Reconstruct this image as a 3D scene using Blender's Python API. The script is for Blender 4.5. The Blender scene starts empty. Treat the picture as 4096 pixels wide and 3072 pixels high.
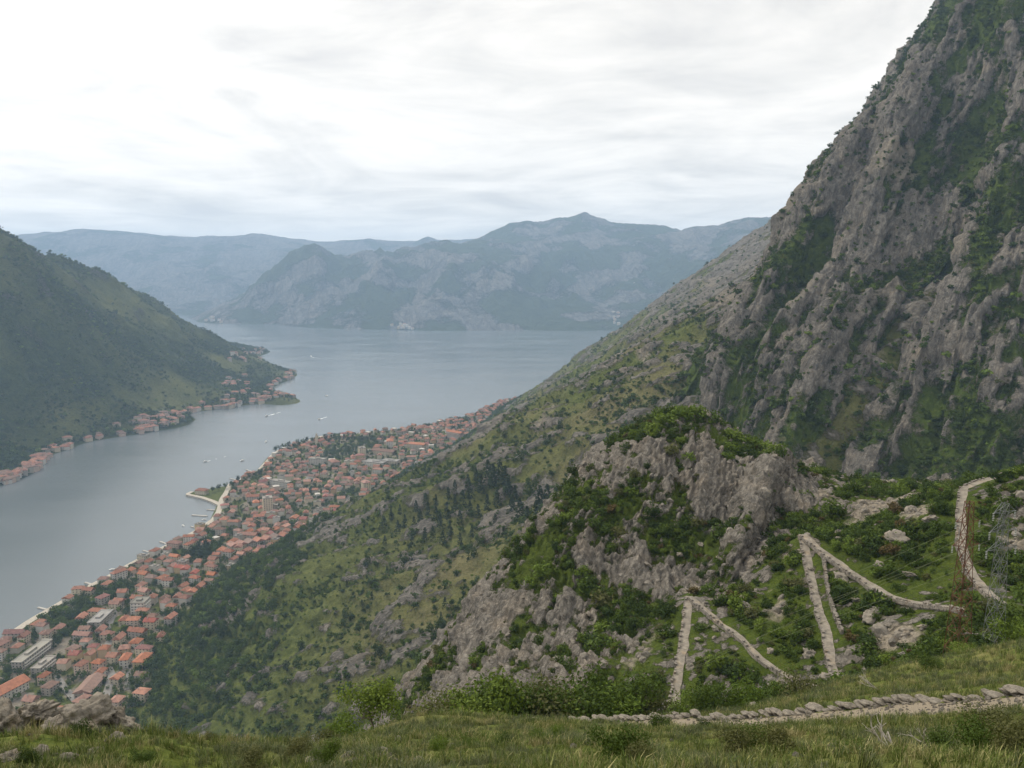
import bpy, bmesh, math, random
import numpy as np
from mathutils import Vector, Matrix, Euler

random.seed(7)
rng = np.random.default_rng(11)
scene = bpy.context.scene
COL = scene.collection
R = math.radians

# ------------------------------------------------------------------ camera
F = 804.0                       # focal length in pixels of a 1024 wide frame
CAMZ = 400.0                    # eye height above the bay
PITCH = math.atan(111.0 / F)
cd = bpy.data.cameras.new('camera')
cam = bpy.data.objects.new('camera', cd)
COL.objects.link(cam)
cd.sensor_width = 36.0
cd.lens = 36.0 * F / 1024.0
cd.clip_start = 0.1
cd.clip_end = 60000.0
cam.location = (0, 0, CAMZ)
cam.rotation_euler = (math.pi / 2 - PITCH, 0, 0)
scene.camera = cam

# ------------------------------------------------------------------ sky and sun
SUN_AZ = R(-52.0)               # measured from +Y towards +X
SUN_EL = R(42.0)
world = bpy.data.worlds.new('World')
scene.world = world
world.use_nodes = True


class NT:
    """tiny helper for node trees"""
    def __init__(self, tree):
        self.t = tree
        self.n = tree.nodes
        self.l = tree.links

    def __call__(self, typ, **kw):
        nd = self.n.new(typ)
        ins = kw.pop('ins', {})
        for k, v in kw.items():
            setattr(nd, k, v)
        for k, v in ins.items():
            self.set(nd.inputs[k], v)
        return nd

    def set(self, sock, v):
        if isinstance(v, bpy.types.NodeSocket):
            self.l.new(v, sock)
        elif isinstance(v, bpy.types.Node):
            self.l.new(v.outputs[0], sock)
        elif isinstance(v, (tuple, list)) and len(v) == 3 and sock.type == 'RGBA':
            sock.default_value = (*v, 1)
        else:
            sock.default_value = v

    def math(self, op, a, b=0.0, clamp=False):
        nd = self.n.new('ShaderNodeMath')
        nd.operation = op
        nd.use_clamp = clamp
        self.set(nd.inputs[0], a)
        self.set(nd.inputs[1], b)
        return nd.outputs[0]

    def mix(self, fac, a, b, blend='MIX'):
        nd = self.n.new('ShaderNodeMix')
        nd.data_type = 'RGBA'
        nd.blend_type = blend
        nd.clamp_factor = True
        self.set(nd.inputs['Factor'], fac)
        self.set(nd.inputs['A'], a)
        self.set(nd.inputs['B'], b)
        return nd.outputs['Result']

    def ramp(self, fac, stops, interp='LINEAR'):
        nd = self.n.new('ShaderNodeValToRGB')
        cr = nd.color_ramp
        cr.interpolation = interp
        while len(cr.elements) < len(stops):
            cr.elements.new(0.5)
        for e, (p, c) in zip(cr.elements, stops):
            e.position = p
            e.color = (c, c, c, 1) if isinstance(c, (int, float)) else (*c, 1)
        self.set(nd.inputs[0], fac)
        return nd.outputs[0]

    def noise(self, vec, scale, detail=4, rough=0.55, dist=0.0, dim='3D'):
        nd = self.n.new('ShaderNodeTexNoise')
        nd.noise_dimensions = dim
        if vec is not None:
            self.set(nd.inputs['Vector'], vec)
        self.set(nd.inputs['Scale'], scale)
        nd.inputs['Detail'].default_value = detail
        nd.inputs['Roughness'].default_value = rough
        nd.inputs['Distortion'].default_value = dist
        return nd.outputs[0]

    def mapping(self, vec, loc=(0, 0, 0), rot=(0, 0, 0), scale=(1, 1, 1)):
        nd = self.n.new('ShaderNodeMapping')
        self.set(nd.inputs['Vector'], vec)
        nd.inputs['Location'].default_value = loc
        nd.inputs['Rotation'].default_value = rot
        nd.inputs['Scale'].default_value = scale
        return nd.outputs[0]


w = NT(world.node_tree)
w.n.clear()
w_out = w('ShaderNodeOutputWorld')
w_bg = w('ShaderNodeBackground')
w.l.new(w_bg.outputs[0], w_out.inputs[0])
w_tc = w('ShaderNodeTexCoord')
w_sky = w('ShaderNodeTexSky', sky_type='NISHITA', sun_disc=False, sun_elevation=SUN_EL, sun_rotation=SUN_AZ)
w_sep = w('ShaderNodeSeparateXYZ', ins={0: w_tc.outputs['Generated']})
# cloud deck: project the view direction on a flat layer so streaks crowd towards the horizon
w_z = w.math('ADD', w.math('MAXIMUM', w_sep.outputs[2], 0.0), 0.10)
w_pl = w('ShaderNodeCombineXYZ', ins={0: w.math('DIVIDE', w_sep.outputs[0], w_z), 1: w.math('DIVIDE', w_sep.outputs[1], w_z), 2: 0.0})
w_n1 = w.noise(w.mapping(w_pl, loc=(3.1, 1.7, 0), rot=(0, 0, R(12)), scale=(1.0, 0.9, 1)), 0.95, 7, 0.58, 1.2)
w_n2 = w.noise(w.mapping(w_pl, loc=(7.3, 4.1, 0), rot=(0, 0, R(-8)), scale=(0.6, 1.0, 1)), 2.4, 7, 0.62, 0.7)
w_n3 = w.noise(w.mapping(w_pl, loc=(1.3, 9.1, 0), rot=(0, 0, R(6)), scale=(0.8, 1.0, 1)), 0.3, 3, 0.5)
w_c = w.math('ADD', w.math('MULTIPLY', w_n1, 0.50), w.math('ADD', w.math('MULTIPLY', w_n2, 0.25), w.math('MULTIPLY', w_n3, 0.25)))
# thick cloud towards dark grey-blue undersides, thin cloud nearly white
w_cloud = w.ramp(w_c, [(0.37, (0.49, 0.475, 0.46)), (0.44, (0.58, 0.56, 0.53)), (0.52, (0.68, 0.65, 0.61)), (0.64, (0.80, 0.76, 0.695))])
# the sun behind the deck brightens the cloud around it
sun_vec = Vector((math.sin(SUN_AZ) * math.cos(SUN_EL), math.cos(SUN_AZ) * math.cos(SUN_EL), math.sin(SUN_EL)))
w_dot = w('ShaderNodeVectorMath', operation='DOT_PRODUCT', ins={0: w_tc.outputs['Generated'], 1: tuple(sun_vec)})
w_glow = w.math('POWER', w.math('MAXIMUM', w_dot.outputs['Value'], 0.0), 5.0)
# an overcast sky grows brighter towards the zenith all round
w_over = w.math('ADD', 0.97, w.math('MULTIPLY', w.math('MAXIMUM', w_sep.outputs[2], 0.0), 0.35))
# and the low sky is a bright cream band all round the horizon
w_low = w.math('POWER', w.math('SUBTRACT', 1.0, w.math('MAXIMUM', w_sep.outputs[2], 0.0)), 9.0)
w_over = w.math('ADD', w_over, w.math('MULTIPLY', w_low, 0.30))
w_bright = w.math('MULTIPLY', w_over, w.math('ADD', 0.98, w.math('MULTIPLY', w_glow, 0.45)))
w_cl2 = w.mix(1.0, w_cloud, w('ShaderNodeCombineColor', ins={0: w_bright, 1: w_bright, 2: w_bright}), 'MULTIPLY')
w_ns = w.mix(1.0, w_sky.outputs[0], (0.10, 0.10, 0.10), 'MULTIPLY')
w_fin = w.mix(0.975, w_ns, w_cl2)
w.l.new(w_fin, w_bg.inputs[0])
w_bg.inputs[1].default_value = 1.0

sl = bpy.data.lights.new('sun', 'SUN')
sl.energy = 1.5
sl.angle = R(10)
sl.color = (1.0, 0.90, 0.74)
sun = bpy.data.objects.new('sun', sl)
COL.objects.link(sun)
sun.rotation_euler = (-sun_vec).to_track_quat('-Z', 'Y').to_euler()

vs = scene.view_settings
vs.view_transform = 'Standard'
vs.look = 'None'
vs.exposure = 0.70
vs.gamma = 1.0
vs.use_curve_mapping = False
scene.render.engine = 'CYCLES'
cy = scene.cycles
cy.max_bounces = 4
cy.diffuse_bounces = 2
cy.glossy_bounces = 2
cy.transmission_bounces = 2
cy.transparent_max_bounces = 8
cy.volume_bounces = 1
cy.use_denoising = True
cy.caustics_reflective = False
cy.caustics_refractive = False
cy.sample_clamp_indirect = 4.0

# ------------------------------------------------------------------ helpers: projection, noise, splines
CP, SP = math.cos(PITCH), math.sin(PITCH)


def ray(u, v):
    xc, yc = (u - 512.0) / F, (384.0 - v) / F
    return np.array([xc, CP + yc * SP, -SP + yc * CP])


def unp(u, v, d):
    """the place seen at picture position u, v (1024 wide frame) that lies d metres ahead"""
    r = ray(u, v)
    r = r * (d / r[1])
    return np.array([r[0], r[1], CAMZ + r[2]])


def unz(u, v, z=0.0):
    """the place seen at u, v that lies at height z"""
    r = ray(u, v)
    r = r * ((z - CAMZ) / r[2])
    return np.array([r[0], r[1], CAMZ + r[2]])


def proj(p):
    """world points (n, 3) to picture positions"""
    p = np.asarray(p, float)
    x, y, z = p[..., 0], p[..., 1], p[..., 2] - CAMZ
    fw = y * CP - z * SP
    up = y * SP + z * CP
    return 512.0 + F * x / fw, 384.0 - F * up / fw


_perm = np.random.default_rng(5).permutation(256).astype(np.int32)
_perm = np.concatenate([_perm, _perm, _perm])
_g = np.random.default_rng(6).normal(size=(256, 3)).astype(np.float32)
_g /= np.linalg.norm(_g, axis=1)[:, None]


def pn(x, y, z=None):
    """gradient noise, about -0.7 .. 0.7"""
    x = np.asarray(x, np.float32)
    y = np.asarray(y, np.float32)
    z = np.zeros_like(x) if z is None else np.asarray(z, np.float32)
    xi, yi, zi = np.floor(x), np.floor(y), np.floor(z)
    xf, yf, zf = x - xi, y - yi, z - zi
    xi = xi.astype(np.int32) & 255
    yi = yi.astype(np.int32) & 255
    zi = zi.astype(np.int32) & 255
    fu = xf * xf * xf * (xf * (xf * 6 - 15) + 10)
    fv = yf * yf * yf * (yf * (yf * 6 - 15) + 10)
    fw = zf * zf * zf * (zf * (zf * 6 - 15) + 10)
    out = np.zeros_like(x)
    for dx in (0, 1):
        a = _perm[xi + dx]
        wx = fu if dx else 1 - fu
        for dy in (0, 1):
            b = _perm[a + yi + dy]
            wy = fv if dy else 1 - fv
            for dz in (0, 1):
                h = _perm[b + zi + dz]
                g = _g[h]
                wz = fw if dz else 1 - fw
                out += wx * wy * wz * (g[..., 0] * (xf - dx) + g[..., 1] * (yf - dy) + g[..., 2] * (zf - dz))
    return out * 1.3


def fbm(x, y, z=None, octv=4, gain=0.5, lac=2.03):
    o, a, f = 0.0, 1.0, 1.0
    for i in range(octv):
        o = o + a * pn(x * f + 17.1 * i, y * f + 5.3 * i, None if z is None else z * f + 9.7 * i)
        a *= gain
        f *= lac
    return o


def ridged(x, y, z=None, octv=3, gain=0.5, lac=2.07):
    o, a, f = 0.0, 1.0, 1.0
    for i in range(octv):
        o = o + a * (0.5 - np.abs(pn(x * f + 7.7 * i, y * f + 3.9 * i, None if z is None else z * f + 1.3 * i)) * 1.6)
        a *= gain
        f *= lac
    return o


def sstep(a, b, x):
    t = np.clip((x - a) / (b - a), 0, 1)
    return t * t * (3 - 2 * t)


class TPS:
    """thin plate spline height z(x, y)"""
    def __init__(self, pts, reg=1e-4):
        p = np.array(pts, float)
        self.s = np.abs(p[:, :2]).max()
        self.p = p[:, :2] / self.s
        n = len(p)
        d = np.linalg.norm(self.p[:, None] - self.p[None], axis=2)
        K = self._k(d) + reg * np.eye(n)
        P = np.c_[np.ones(n), self.p]
        A = np.block([[K, P], [P.T, np.zeros((3, 3))]])
        sol = np.linalg.solve(A, np.r_[p[:, 2], np.zeros(3)])
        self.w, self.a = sol[:n], sol[n:]

    @staticmethod
    def _k(d):
        return np.where(d > 1e-9, d * d * np.log(np.maximum(d, 1e-9)), 0)

    def __call__(self, x, y):
        x = np.asarray(x, float) / self.s
        y = np.asarray(y, float) / self.s
        o = self.a[0] + self.a[1] * x + self.a[2] * y
        for (px, py), wt in zip(self.p, self.w):
            d2 = (x - px) ** 2 + (y - py) ** 2
            o = o + wt * 0.5 * d2 * np.log(np.maximum(d2, 1e-18))
        return o


def mesh_from_arrays(name, co, quads, attrs=None, smooth=True):
    me = bpy.data.meshes.new(name)
    co = np.ascontiguousarray(co, np.float32)
    quads = np.ascontiguousarray(quads, np.int32)
    k = quads.shape[1]
    me.vertices.add(len(co))
    me.vertices.foreach_set('co', co.ravel())
    me.loops.add(quads.size)
    me.loops.foreach_set('vertex_index', quads.ravel())
    me.polygons.add(len(quads))
    me.polygons.foreach_set('loop_start', np.arange(0, quads.size, k, dtype=np.int32))
    if smooth:
        me.polygons.foreach_set('use_smooth', np.ones(len(quads), bool))
    for an, av in (attrs or {}).items():
        at = me.attributes.new(an, 'FLOAT', 'POINT')
        at.data.foreach_set('value', np.ascontiguousarray(av, np.float32))
    me.update()
    me.validate()
    return me


def grid_quads(nr, nc, keep=None):
    i = np.arange(nr * nc).reshape(nr, nc)
    q = np.stack([i[:-1, :-1], i[:-1, 1:], i[1:, 1:], i[1:, :-1]], -1).reshape(-1, 4)
    if keep is not None:
        k = keep.reshape(nr, nc)
        kk = (k[:-1, :-1] | k[:-1, 1:] | k[1:, 1:] | k[1:, :-1]).reshape(-1)
        q = q[kk]
    return q


def compact(co, q, attrs):
    used = np.unique(q)
    remap = -np.ones(len(co), np.int64)
    remap[used] = np.arange(len(used))
    return co[used], remap[q], {k: v[used] for k, v in attrs.items()}


def link(name, me, mat=None, parent=None, loc=None, rot=None, scale=None):
    o = bpy.data.objects.new(name, me)
    COL.objects.link(o)
    if mat is not None and me is not None:
        if len(me.materials) == 0:
            me.materials.append(mat)
    if parent is not None:
        o.parent = parent
    if loc is not None:
        o.location = [float(a) for a in loc]
    if rot is not None:
        o.rotation_euler = rot
    if scale is not None:
        o.scale = scale if hasattr(scale, '__len__') else (scale,) * 3
    return o


def tag(o, label=None, cat=None, group=None, kind=None):
    if label:
        o['label'] = label
    if cat:
        o['category'] = cat
    if group:
        o['group'] = group
    if kind:
        o['kind'] = kind
    return o


def new_mat(name):
    m = bpy.data.materials.new(name)
    m.use_nodes = True
    t = NT(m.node_tree)
    b = t.n['Principled BSDF']
    return m, t, b


# ------------------------------------------------------------------ materials of the land
def mat_land(name, rock_a, rock_b, grass_a, grass_b, dry, scale, bump, ac, al, rough_mask=0.35):
    """rock and turf mixed by the mesh attributes rock / dry / scree, broken up by noise"""
    m, t, b = new_mat(name)
    geo = t('ShaderNodeNewGeometry').outputs['Position']
    a_rock = t('ShaderNodeAttribute', attribute_name='rock').outputs['Fac']
    a_dry = t('ShaderNodeAttribute', attribute_name='dry').outputs['Fac']
    a_scree = t('ShaderNodeAttribute', attribute_name='scree').outputs['Fac']
    n_big = t.noise(geo, 0.25 * scale, 5, 0.6)
    n_mid = t.noise(geo, 1.1 * scale, 8, 0.68)
    n_fin = t.noise(geo, 5.0 * scale, 5, 0.7)
    # weathered runs down the face, joints and clefts of the limestone
    ac, al = Vector(ac).normalized(), Vector(al).normalized()
    dot = lambda e, k: t.math('MULTIPLY', t('ShaderNodeVectorMath', operation='DOT_PRODUCT', ins={0: geo, 1: tuple(e)}).outputs['Value'], k)
    run = t('ShaderNodeCombineXYZ', ins={0: dot(ac, 1.0), 1: dot(al, 0.20), 2: dot(ac.cross(al).normalized(), 0.30)}).outputs[0]
    n_run = t.noise(run, 2.2 * scale, 6, 0.7)
    cl1 = t.ramp(t.math('ABSOLUTE', t.math('SUBTRACT', t.noise(run, 0.75 * scale, 4, 0.6, 0.6), 0.5)), [(0.0, 0.0), (0.045, 1.0)])
    cl2 = t.ramp(t.math('ABSOLUTE', t.math('SUBTRACT', t.noise(t.mapping(geo, rot=(R(50), R(30), 0), scale=(1, 1, 0.5)), 1.7 * scale, 4, 0.6, 0.5), 0.5)), [(0.0, 0.0), (0.06, 1.0)])
    crack = t.math('MULTIPLY', cl1, t.math('ADD', 0.35, t.math('MULTIPLY', cl2, 0.65)))
    rv = t.math('ADD', t.math('MULTIPLY', n_mid, 0.4), t.math('ADD', t.math('MULTIPLY', n_run, 0.35), t.math('MULTIPLY', n_fin, 0.25)))
    rock = t.mix(t.ramp(rv, [(0.38, 0.0), (0.62, 1.0)]), rock_a, rock_b)
    rock = t.mix(t.ramp(n_big, [(0.50, 0.0), (0.72, 0.5)]), rock, tuple(c * f for c, f in zip(rock_b, (1.08, 0.97, 0.84))))
    rock = t.mix(t.math('MULTIPLY', t.math('SUBTRACT', 1.0, crack), 0.6), rock, tuple(c * 0.45 for c in rock_a))
    grass = t.mix(t.ramp(n_mid, [(0.35, 0.0), (0.66, 1.0)]), grass_a, grass_b)
    grass = t.mix(t.math('MULTIPLY', a_dry, t.ramp(n_big, [(0.35, 0.5), (0.6, 1.0)])), grass, dry)
    grass = t.mix(t.ramp(n_fin, [(0.35, 0.55), (0.55, 0.0)]), grass, tuple(c * 0.62 for c in grass_a))
    mask = t.math('ADD', a_rock, t.math('MULTIPLY', t.math('SUBTRACT', n_fin, 0.5), rough_mask))
    mask = t.math('ADD', mask, t.math('MULTIPLY', t.math('SUBTRACT', n_mid, 0.5), rough_mask))
    mask = t.ramp(mask, [(0.42, 0.0), (0.56, 1.0)])
    col = t.mix(mask, grass, rock)
    sc_c = t.mix(t.ramp(n_fin, [(0.35, 0.0), (0.65, 1.0)]), tuple(c * f for c, f in zip(rock_b, (0.66, 0.64, 0.60))), tuple(min(1, c * f) for c, f in zip(rock_b, (1.06, 1.0, 0.90))))
    sc_m = t.ramp(t.math('ADD', a_scree, t.math('MULTIPLY', t.math('SUBTRACT', n_mid, 0.5), 0.5)), [(0.42, 0.0), (0.58, 1.0)])
    col = t.mix(sc_m, col, sc_c)
    t.set(b.inputs['Base Color'], col)
    b.inputs['Roughness'].default_value = 0.95
    b.inputs['Specular IOR Level'].default_value = 0.1
    hgt = t.math('ADD', t.math('MULTIPLY', n_mid, 0.9), t.math('ADD', t.math('MULTIPLY', n_fin, 0.3), t.math('MULTIPLY', t.math('ADD', t.math('MULTIPLY', crack, 0.22), t.math('MULTIPLY', n_run, 0.6)), mask)))
    bp = t('ShaderNodeBump', ins={'Strength': 1.0, 'Distance': bump, 'Height': hgt})
    t.l.new(bp.outputs[0], b.inputs['Normal'])
    return m


M = {}
FALL = ((0.3, 1, 0), (0.85, -0.25, 0.5))        # across and down the hillside
RIB = ((0.75, -0.66, 0), (0.40, 0.45, 0.80))    # across and up the ribs of the wall
BED = ((0.81, -0.04, -0.58), (0.58, 0.55, 0.81))  # across and along the beds of the crag
M['slope'] = mat_land('hillside_limestone_turf', (0.100, 0.091, 0.078), (0.255, 0.234, 0.202), (0.056, 0.074, 0.012), (0.130, 0.148, 0.034), (0.165, 0.145, 0.070), 0.085, 5.0, *FALL, rough_mask=0.6)
M['cliff'] = mat_land('cliff_limestone', (0.088, 0.081, 0.071), (0.285, 0.263, 0.230), (0.032, 0.056, 0.007), (0.088, 0.118, 0.018), (0.12, 0.10, 0.05), 0.20, 3.4, *RIB, rough_mask=0.55)
M['knoll'] = mat_land('crag_limestone', (0.092, 0.084, 0.073), (0.310, 0.284, 0.246), (0.030, 0.055, 0.006), (0.082, 0.116, 0.014), (0.12, 0.10, 0.04), 0.6, 0.8, *BED, rough_mask=0.5)
M['near'] = mat_land('meadow_ground', (0.15, 0.133, 0.110), (0.285, 0.255, 0.21), (0.050, 0.076, 0.010), (0.135, 0.158, 0.032), (0.24, 0.20, 0.09), 3.5, 0.10, *BED)
M['wood'] = mat_land('wooded_mountain', (0.090, 0.083, 0.070), (0.18, 0.165, 0.14), (0.024, 0.040, 0.009), (0.066, 0.086, 0.020), (0.150, 0.155, 0.046), 0.045, 18.0, *FALL)
M['far'] = mat_land('far_mountain', (0.090, 0.086, 0.078), (0.27, 0.255, 0.232), (0.030, 0.046, 0.018), (0.062, 0.080, 0.030), (0.08, 0.088, 0.04), 0.012, 60.0, (1, 0.2, 0), (0, 0.7, 0.7), rough_mask=0.6)

# ------------------------------------------------------------------ land forms
# shore of the near town and foot of the hillside, read off the picture on the level of the bay
SHORE = np.array([unz(u, v, 0) for u, v in [(0, 643), (28, 622), (69, 597), (116, 572), (153, 553), (194, 532), (211, 521), (217, 508), (220, 500), (227, 486), (257, 472), (268, 458), (278, 451), (319, 437), (343, 435), (384, 433), (426, 426), (463, 419), (484, 410), (500, 402)]])
FOOT = np.array([unz(u, v, 14) for u, v in [(125, 731), (140, 690), (150, 650), (192, 598), (235, 562), (300, 542), (352, 508), (385, 480), (430, 456), (455, 441), (482, 420), (505, 404)]])


def mono(pts):
    o = np.argsort(pts[:, 1])
    return pts[o, 1], pts[o, 0]


_sy, _sx = mono(SHORE)
_fy, _fx = mono(FOOT)
_sy = np.r_[0, 400, _sy, _sy[-1] + 300, _sy[-1] + 900]
_sx = np.r_[-590, -575, _sx, _sx[-1] + 190, _sx[-1] + 700]
_fy = np.r_[0, 400, _fy, _fy[-1] + 300, _fy[-1] + 900]
_fx = np.r_[-330, -315, _fx, _fx[-1] + 190, _fx[-1] + 700]


def shore_x(y):
    return np.interp(y, _sy, _sx)


def foot_x(y):
    return np.interp(y, _fy, _fx)


def R1(x, y):
    """hillside above the town, with the flat strip the town stands on"""
    xs, xf = shore_x(y), foot_x(y)
    k = np.interp(y, [0, 150, 400, 700, 1100, 1600, 1900, 2150, 2500], [0.92, 0.80, 0.62, 0.585, 0.575, 0.625, 0.66, 0.72, 0.74])
    s = x - xf
    up = np.where(s > 0, k * (np.sqrt(s * s + 900.0) - 30.0), 0.0)
    flat = np.clip((x - xs) / np.maximum(xf - xs, 20), 0, 1)
    low = np.where(x > xs, 2.0 + 12.0 * flat, np.maximum(2.0 + (x - xs) * 0.9, -25))
    fold = sstep(20, 160, s)
    rib = ridged((y + 0.55 * x) / 170.0, (x - 0.2 * y) / 420.0, octv=2)
    up = up + fold * (rib * 22.0 - 8.0)
    top = np.where(x > 60, 262 + np.maximum(0, y - 480) * 0.9, 1e4)     # a shelf where the wall takes over
    return np.minimum(low + np.maximum(up, 0), top)


P = lambda *a: [tuple(unp(u, v, d)) for u, v, d in a]
# limestone wall of the mountain
_r2 = P((720, 425, 560), (745, 462, 520), (800, 503, 480), (870, 528, 450), (950, 503, 440), (1024, 478, 440), (1120, 470, 430),
        (735, 350, 610), (760, 300, 660), (830, 400, 540), (900, 400, 525), (1024, 380, 500), (1120, 340, 510),
        (776, 228, 760), (815, 170, 800), (860, 118, 850), (900, 60, 900), (945, 0, 950), (985, -60, 1000), (1050, -160, 1060), (1150, -320, 1150),
        (850, 260, 690), (900, 300, 600), (960, 250, 620), (1024, 250, 580), (1024, 100, 700), (960, 120, 760), (1024, 0, 800), (1120, 100, 680), (1120, -100, 860), (1250, 200, 560), (1250, -100, 740))
_r2 += [(90, 620, 150), (110, 750, 170), (230, 880, 260), (330, 1050, 330), (430, 1250, 420), (60, 480, 160), (130, 400, 200), (190, 340, 220), (240, 320, 230), (560, 1300, 560), (900, 1300, 850), (320, 300, 250), (430, 300, 270)]
R2f = TPS(_r2, 1e-5)


def R2(x, y):
    # broad buttresses and gullies of the face
    a = y * 0.66 - x * 0.75
    z = R2f(x, y)
    wrp = fbm(x / 130.0, y / 130.0, octv=2) * 22
    rib = ridged((a + wrp) / 95.0, z / 420.0, x / 700.0, octv=2)
    return z + (rib - 0.35) * 42.0 * sstep(230, 330, y)


# crag in the middle distance and the hillside with the zigzag trail
TRAIL = [(672, 726, 105), (690, 600, 138), (824, 696, 99), (842, 692, 97), (803, 537, 145), (966, 612, 102), (1002, 604, 103), (961, 545, 126), (964, 490, 146), (985, 478, 152), (1006, 470, 160)]
_r3 = P((670, 724, 106), (690, 598, 138), (815, 688, 101), (838, 686, 100), (801, 537, 145), (820, 539, 144), (966, 612, 102), (1002, 604, 103), (961, 545, 126), (964, 490, 146),
        (850, 530, 160), (900, 503, 166), (1024, 472, 172), (1100, 440, 172), (740, 650, 118), (890, 600, 118), (760, 590, 138), (1060, 560, 118), (1090, 620, 98), (900, 660, 92),
        (560, 690, 116), (620, 660, 124), (640, 640, 136), (690, 590, 149), (735, 592, 147), (775, 545, 156),
        (530, 592, 164), (545, 532, 182), (582, 482, 198), (633, 438, 212), (690, 411, 224), (740, 437, 218), (782, 466, 202), (800, 510, 172), (690, 500, 180), (620, 560, 166), (740, 520, 174),
        (500, 645, 150), (450, 705, 136), (480, 720, 112))
_r3 += [(-16, 205, 305), (8, 240, 318), (36, 262, 330), (62, 262, 330), (90, 240, 335), (-28, 150, 300), (-40, 110, 318), (10, 275, 280), (60, 295, 285), (118, 240, 335), (140, 200, 345), (20, 75, 346), (60, 70, 360), (-20, 80, 345), (95, 60, 375)]
R3f = TPS(_r3, 1e-5)


def R3(x, y):
    # the long slab standing proud at the right end of the crag
    ax, ay, bx, by = 69.0, 198.0, 43.0, 151.0
    ln = math.hypot(bx - ax, by - ay)
    tt = ((x - ax) * (bx - ax) + (y - ay) * (by - ay)) / ln ** 2
    sd = ((x - ax) * -(by - ay) + (y - ay) * (bx - ax)) / ln
    fin = 5.5 * sstep(-7.5, -0.5, sd) * sstep(2.2, 0.0, sd) * sstep(-0.12, 0.08, tt) * sstep(1.08, 0.9, tt)
    return R3f(x, y) + fin - 1.2 * np.maximum(0, y - 275) - 1.5 * np.maximum(0, -45 - x)


# slope the photographer stands on, with the path
_r4 = [(0, 0, 398.35), (-4, 0, 398.2), (4, 0, 398.5), (0, -6, 400), (-12, 2, 397.0), (12, 2, 398.2), (0, 4, 397.0)]
_r4 += P((100, 768, 8.6), (512, 768, 8.4), (900, 768, 8.4), (40, 742, 12.5), (180, 742, 13.5), (330, 748, 15), (460, 752, 17), (600, 752, 18), (760, 748, 17), (900, 735, 17), (1024, 722, 17), (1150, 720, 15),
         (1024, 706, 25), (900, 716, 29), (780, 728, 34), (670, 731, 40), (590, 734, 44), (520, 738, 47), (1150, 690, 24), (860, 700, 42), (960, 686, 44), (1024, 678, 44), (842, 687, 62), (897, 667, 68), (985, 657, 76), (1024, 634, 78), (1120, 610, 80),
         (440, 741, 54), (380, 744, 49), (330, 750, 42), (680, 726, 47), (500, 735, 60), (560, 731, 62), (620, 728, 62), (470, 736, 64))
_r4 += [(-16, 20, 385), (-10, 24, 384), (-24, 16, 383), (-22, 46, 352), (-36, 20, 372), (-8, 82, 338), (10, 86, 342), (26, 92, 343), (40, 96, 343), (62, 104, 345), (-40, -5, 385), (60, 0, 412), (90, 40, 392), (80, 95, 355)]
R4f = TPS(_r4, 1e-6)


def R4(x, y):
    z = R4f(x, y)
    pd, pz = dist_poly(x, y, PATHP)
    k = sstep(2.3, 4.2, pd)          # the path is cut level into the slope
    z = pz * (1 - k) + z * k
    return z - 1.4 * np.maximum(0, y - 88) - 1.2 * np.maximum(0, -45 - x)


def land(x, y, want=(1, 2, 3, 4)):
    hs = []
    hs.append(R1(x, y) if 1 in want else np.full_like(x, -60.0))
    hs.append(R2(x, y) if 2 in want else np.full_like(x, -60.0))
    hs.append(R3(x, y) if 3 in want else np.full_like(x, -60.0))
    hs.append(R4(x, y) if 4 in want else np.full_like(x, -60.0))
    h = np.stack(hs)
    top = h.max(0)
    wt = np.exp(np.clip((h - top) / 2.5, -30, 0))
    wt /= wt.sum(0)
    return top, wt


def polar(u0, u1, nc, r0, r1, nr, want):
    """a sheet of land between two distances, finer close by"""
    th = np.linspace(math.atan((u0 - 512) / F), math.atan((u1 - 512) / F), nc)
    rr = np.exp(np.linspace(math.log(r0), math.log(r1), nr))
    T, Rr = np.meshgrid(th, rr)
    x, y = Rr * np.sin(T), Rr * np.cos(T)
    z, wt = land(x, y, want)
    co = np.stack([x, y, z], -1)
    dr = np.gradient(co, axis=0)
    dt = np.gradient(co, axis=1)
    n = np.cross(dt, dr)
    n /= np.linalg.norm(n, axis=-1, keepdims=True) + 1e-9
    n[n[..., 2] < 0] *= -1
    return co, n, wt, Rr


def trail_poly():
    return np.array([unp(*p) for p in TRAIL])


def dist_poly(x, y, poly):
    """distance in plan to a polyline, and the height there"""
    best = np.full(x.shape, 1e9)
    zz = np.zeros(x.shape)
    for a, b in zip(poly[:-1], poly[1:]):
        ab = b[:2] - a[:2]
        t = np.clip(((x - a[0]) * ab[0] + (y - a[1]) * ab[1]) / (ab @ ab), 0, 1)
        d = np.hypot(x - a[0] - t * ab[0], y - a[1] - t * ab[1])
        k = d < best
        best = np.where(k, d, best)
        zz = np.where(k, a[2] + t * (b[2] - a[2]), zz)
    return best, zz


PATH = [tuple(unp(*p)) for p in [(1420, 668, 20), (1150, 692, 23), (1024, 707, 25.5), (900, 718, 29.5), (780, 728, 34), (670, 733, 40), (590, 736, 44), (520, 740, 47.5), (440, 744, 50), (380, 748, 47), (335, 756, 40)]]
PATHP = np.array(PATH)


def wavy(pts, step, jit):
    """the trail wanders a little; also returns where its bends ended up"""
    out, idx = [], []
    r = np.random.default_rng(19)
    for a, b in zip(pts[:-1], pts[1:]):
        n = max(2, int(np.linalg.norm((b - a)[:2]) / step))
        idx.append(len(out))
        off = 0.0
        d = (b - a)[:2] / np.linalg.norm((b - a)[:2])
        for k in range(n):
            f = k / n
            off = 0.7 * off + r.normal(0, jit) if k else 0.0
            e = off * math.sin(math.pi * f)
            p = a + (b - a) * f
            out.append((p[0] - d[1] * e, p[1] + d[0] * e, p[2]))
    idx.append(len(out))
    out.append(tuple(pts[-1]))
    return np.array(out), idx


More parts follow.
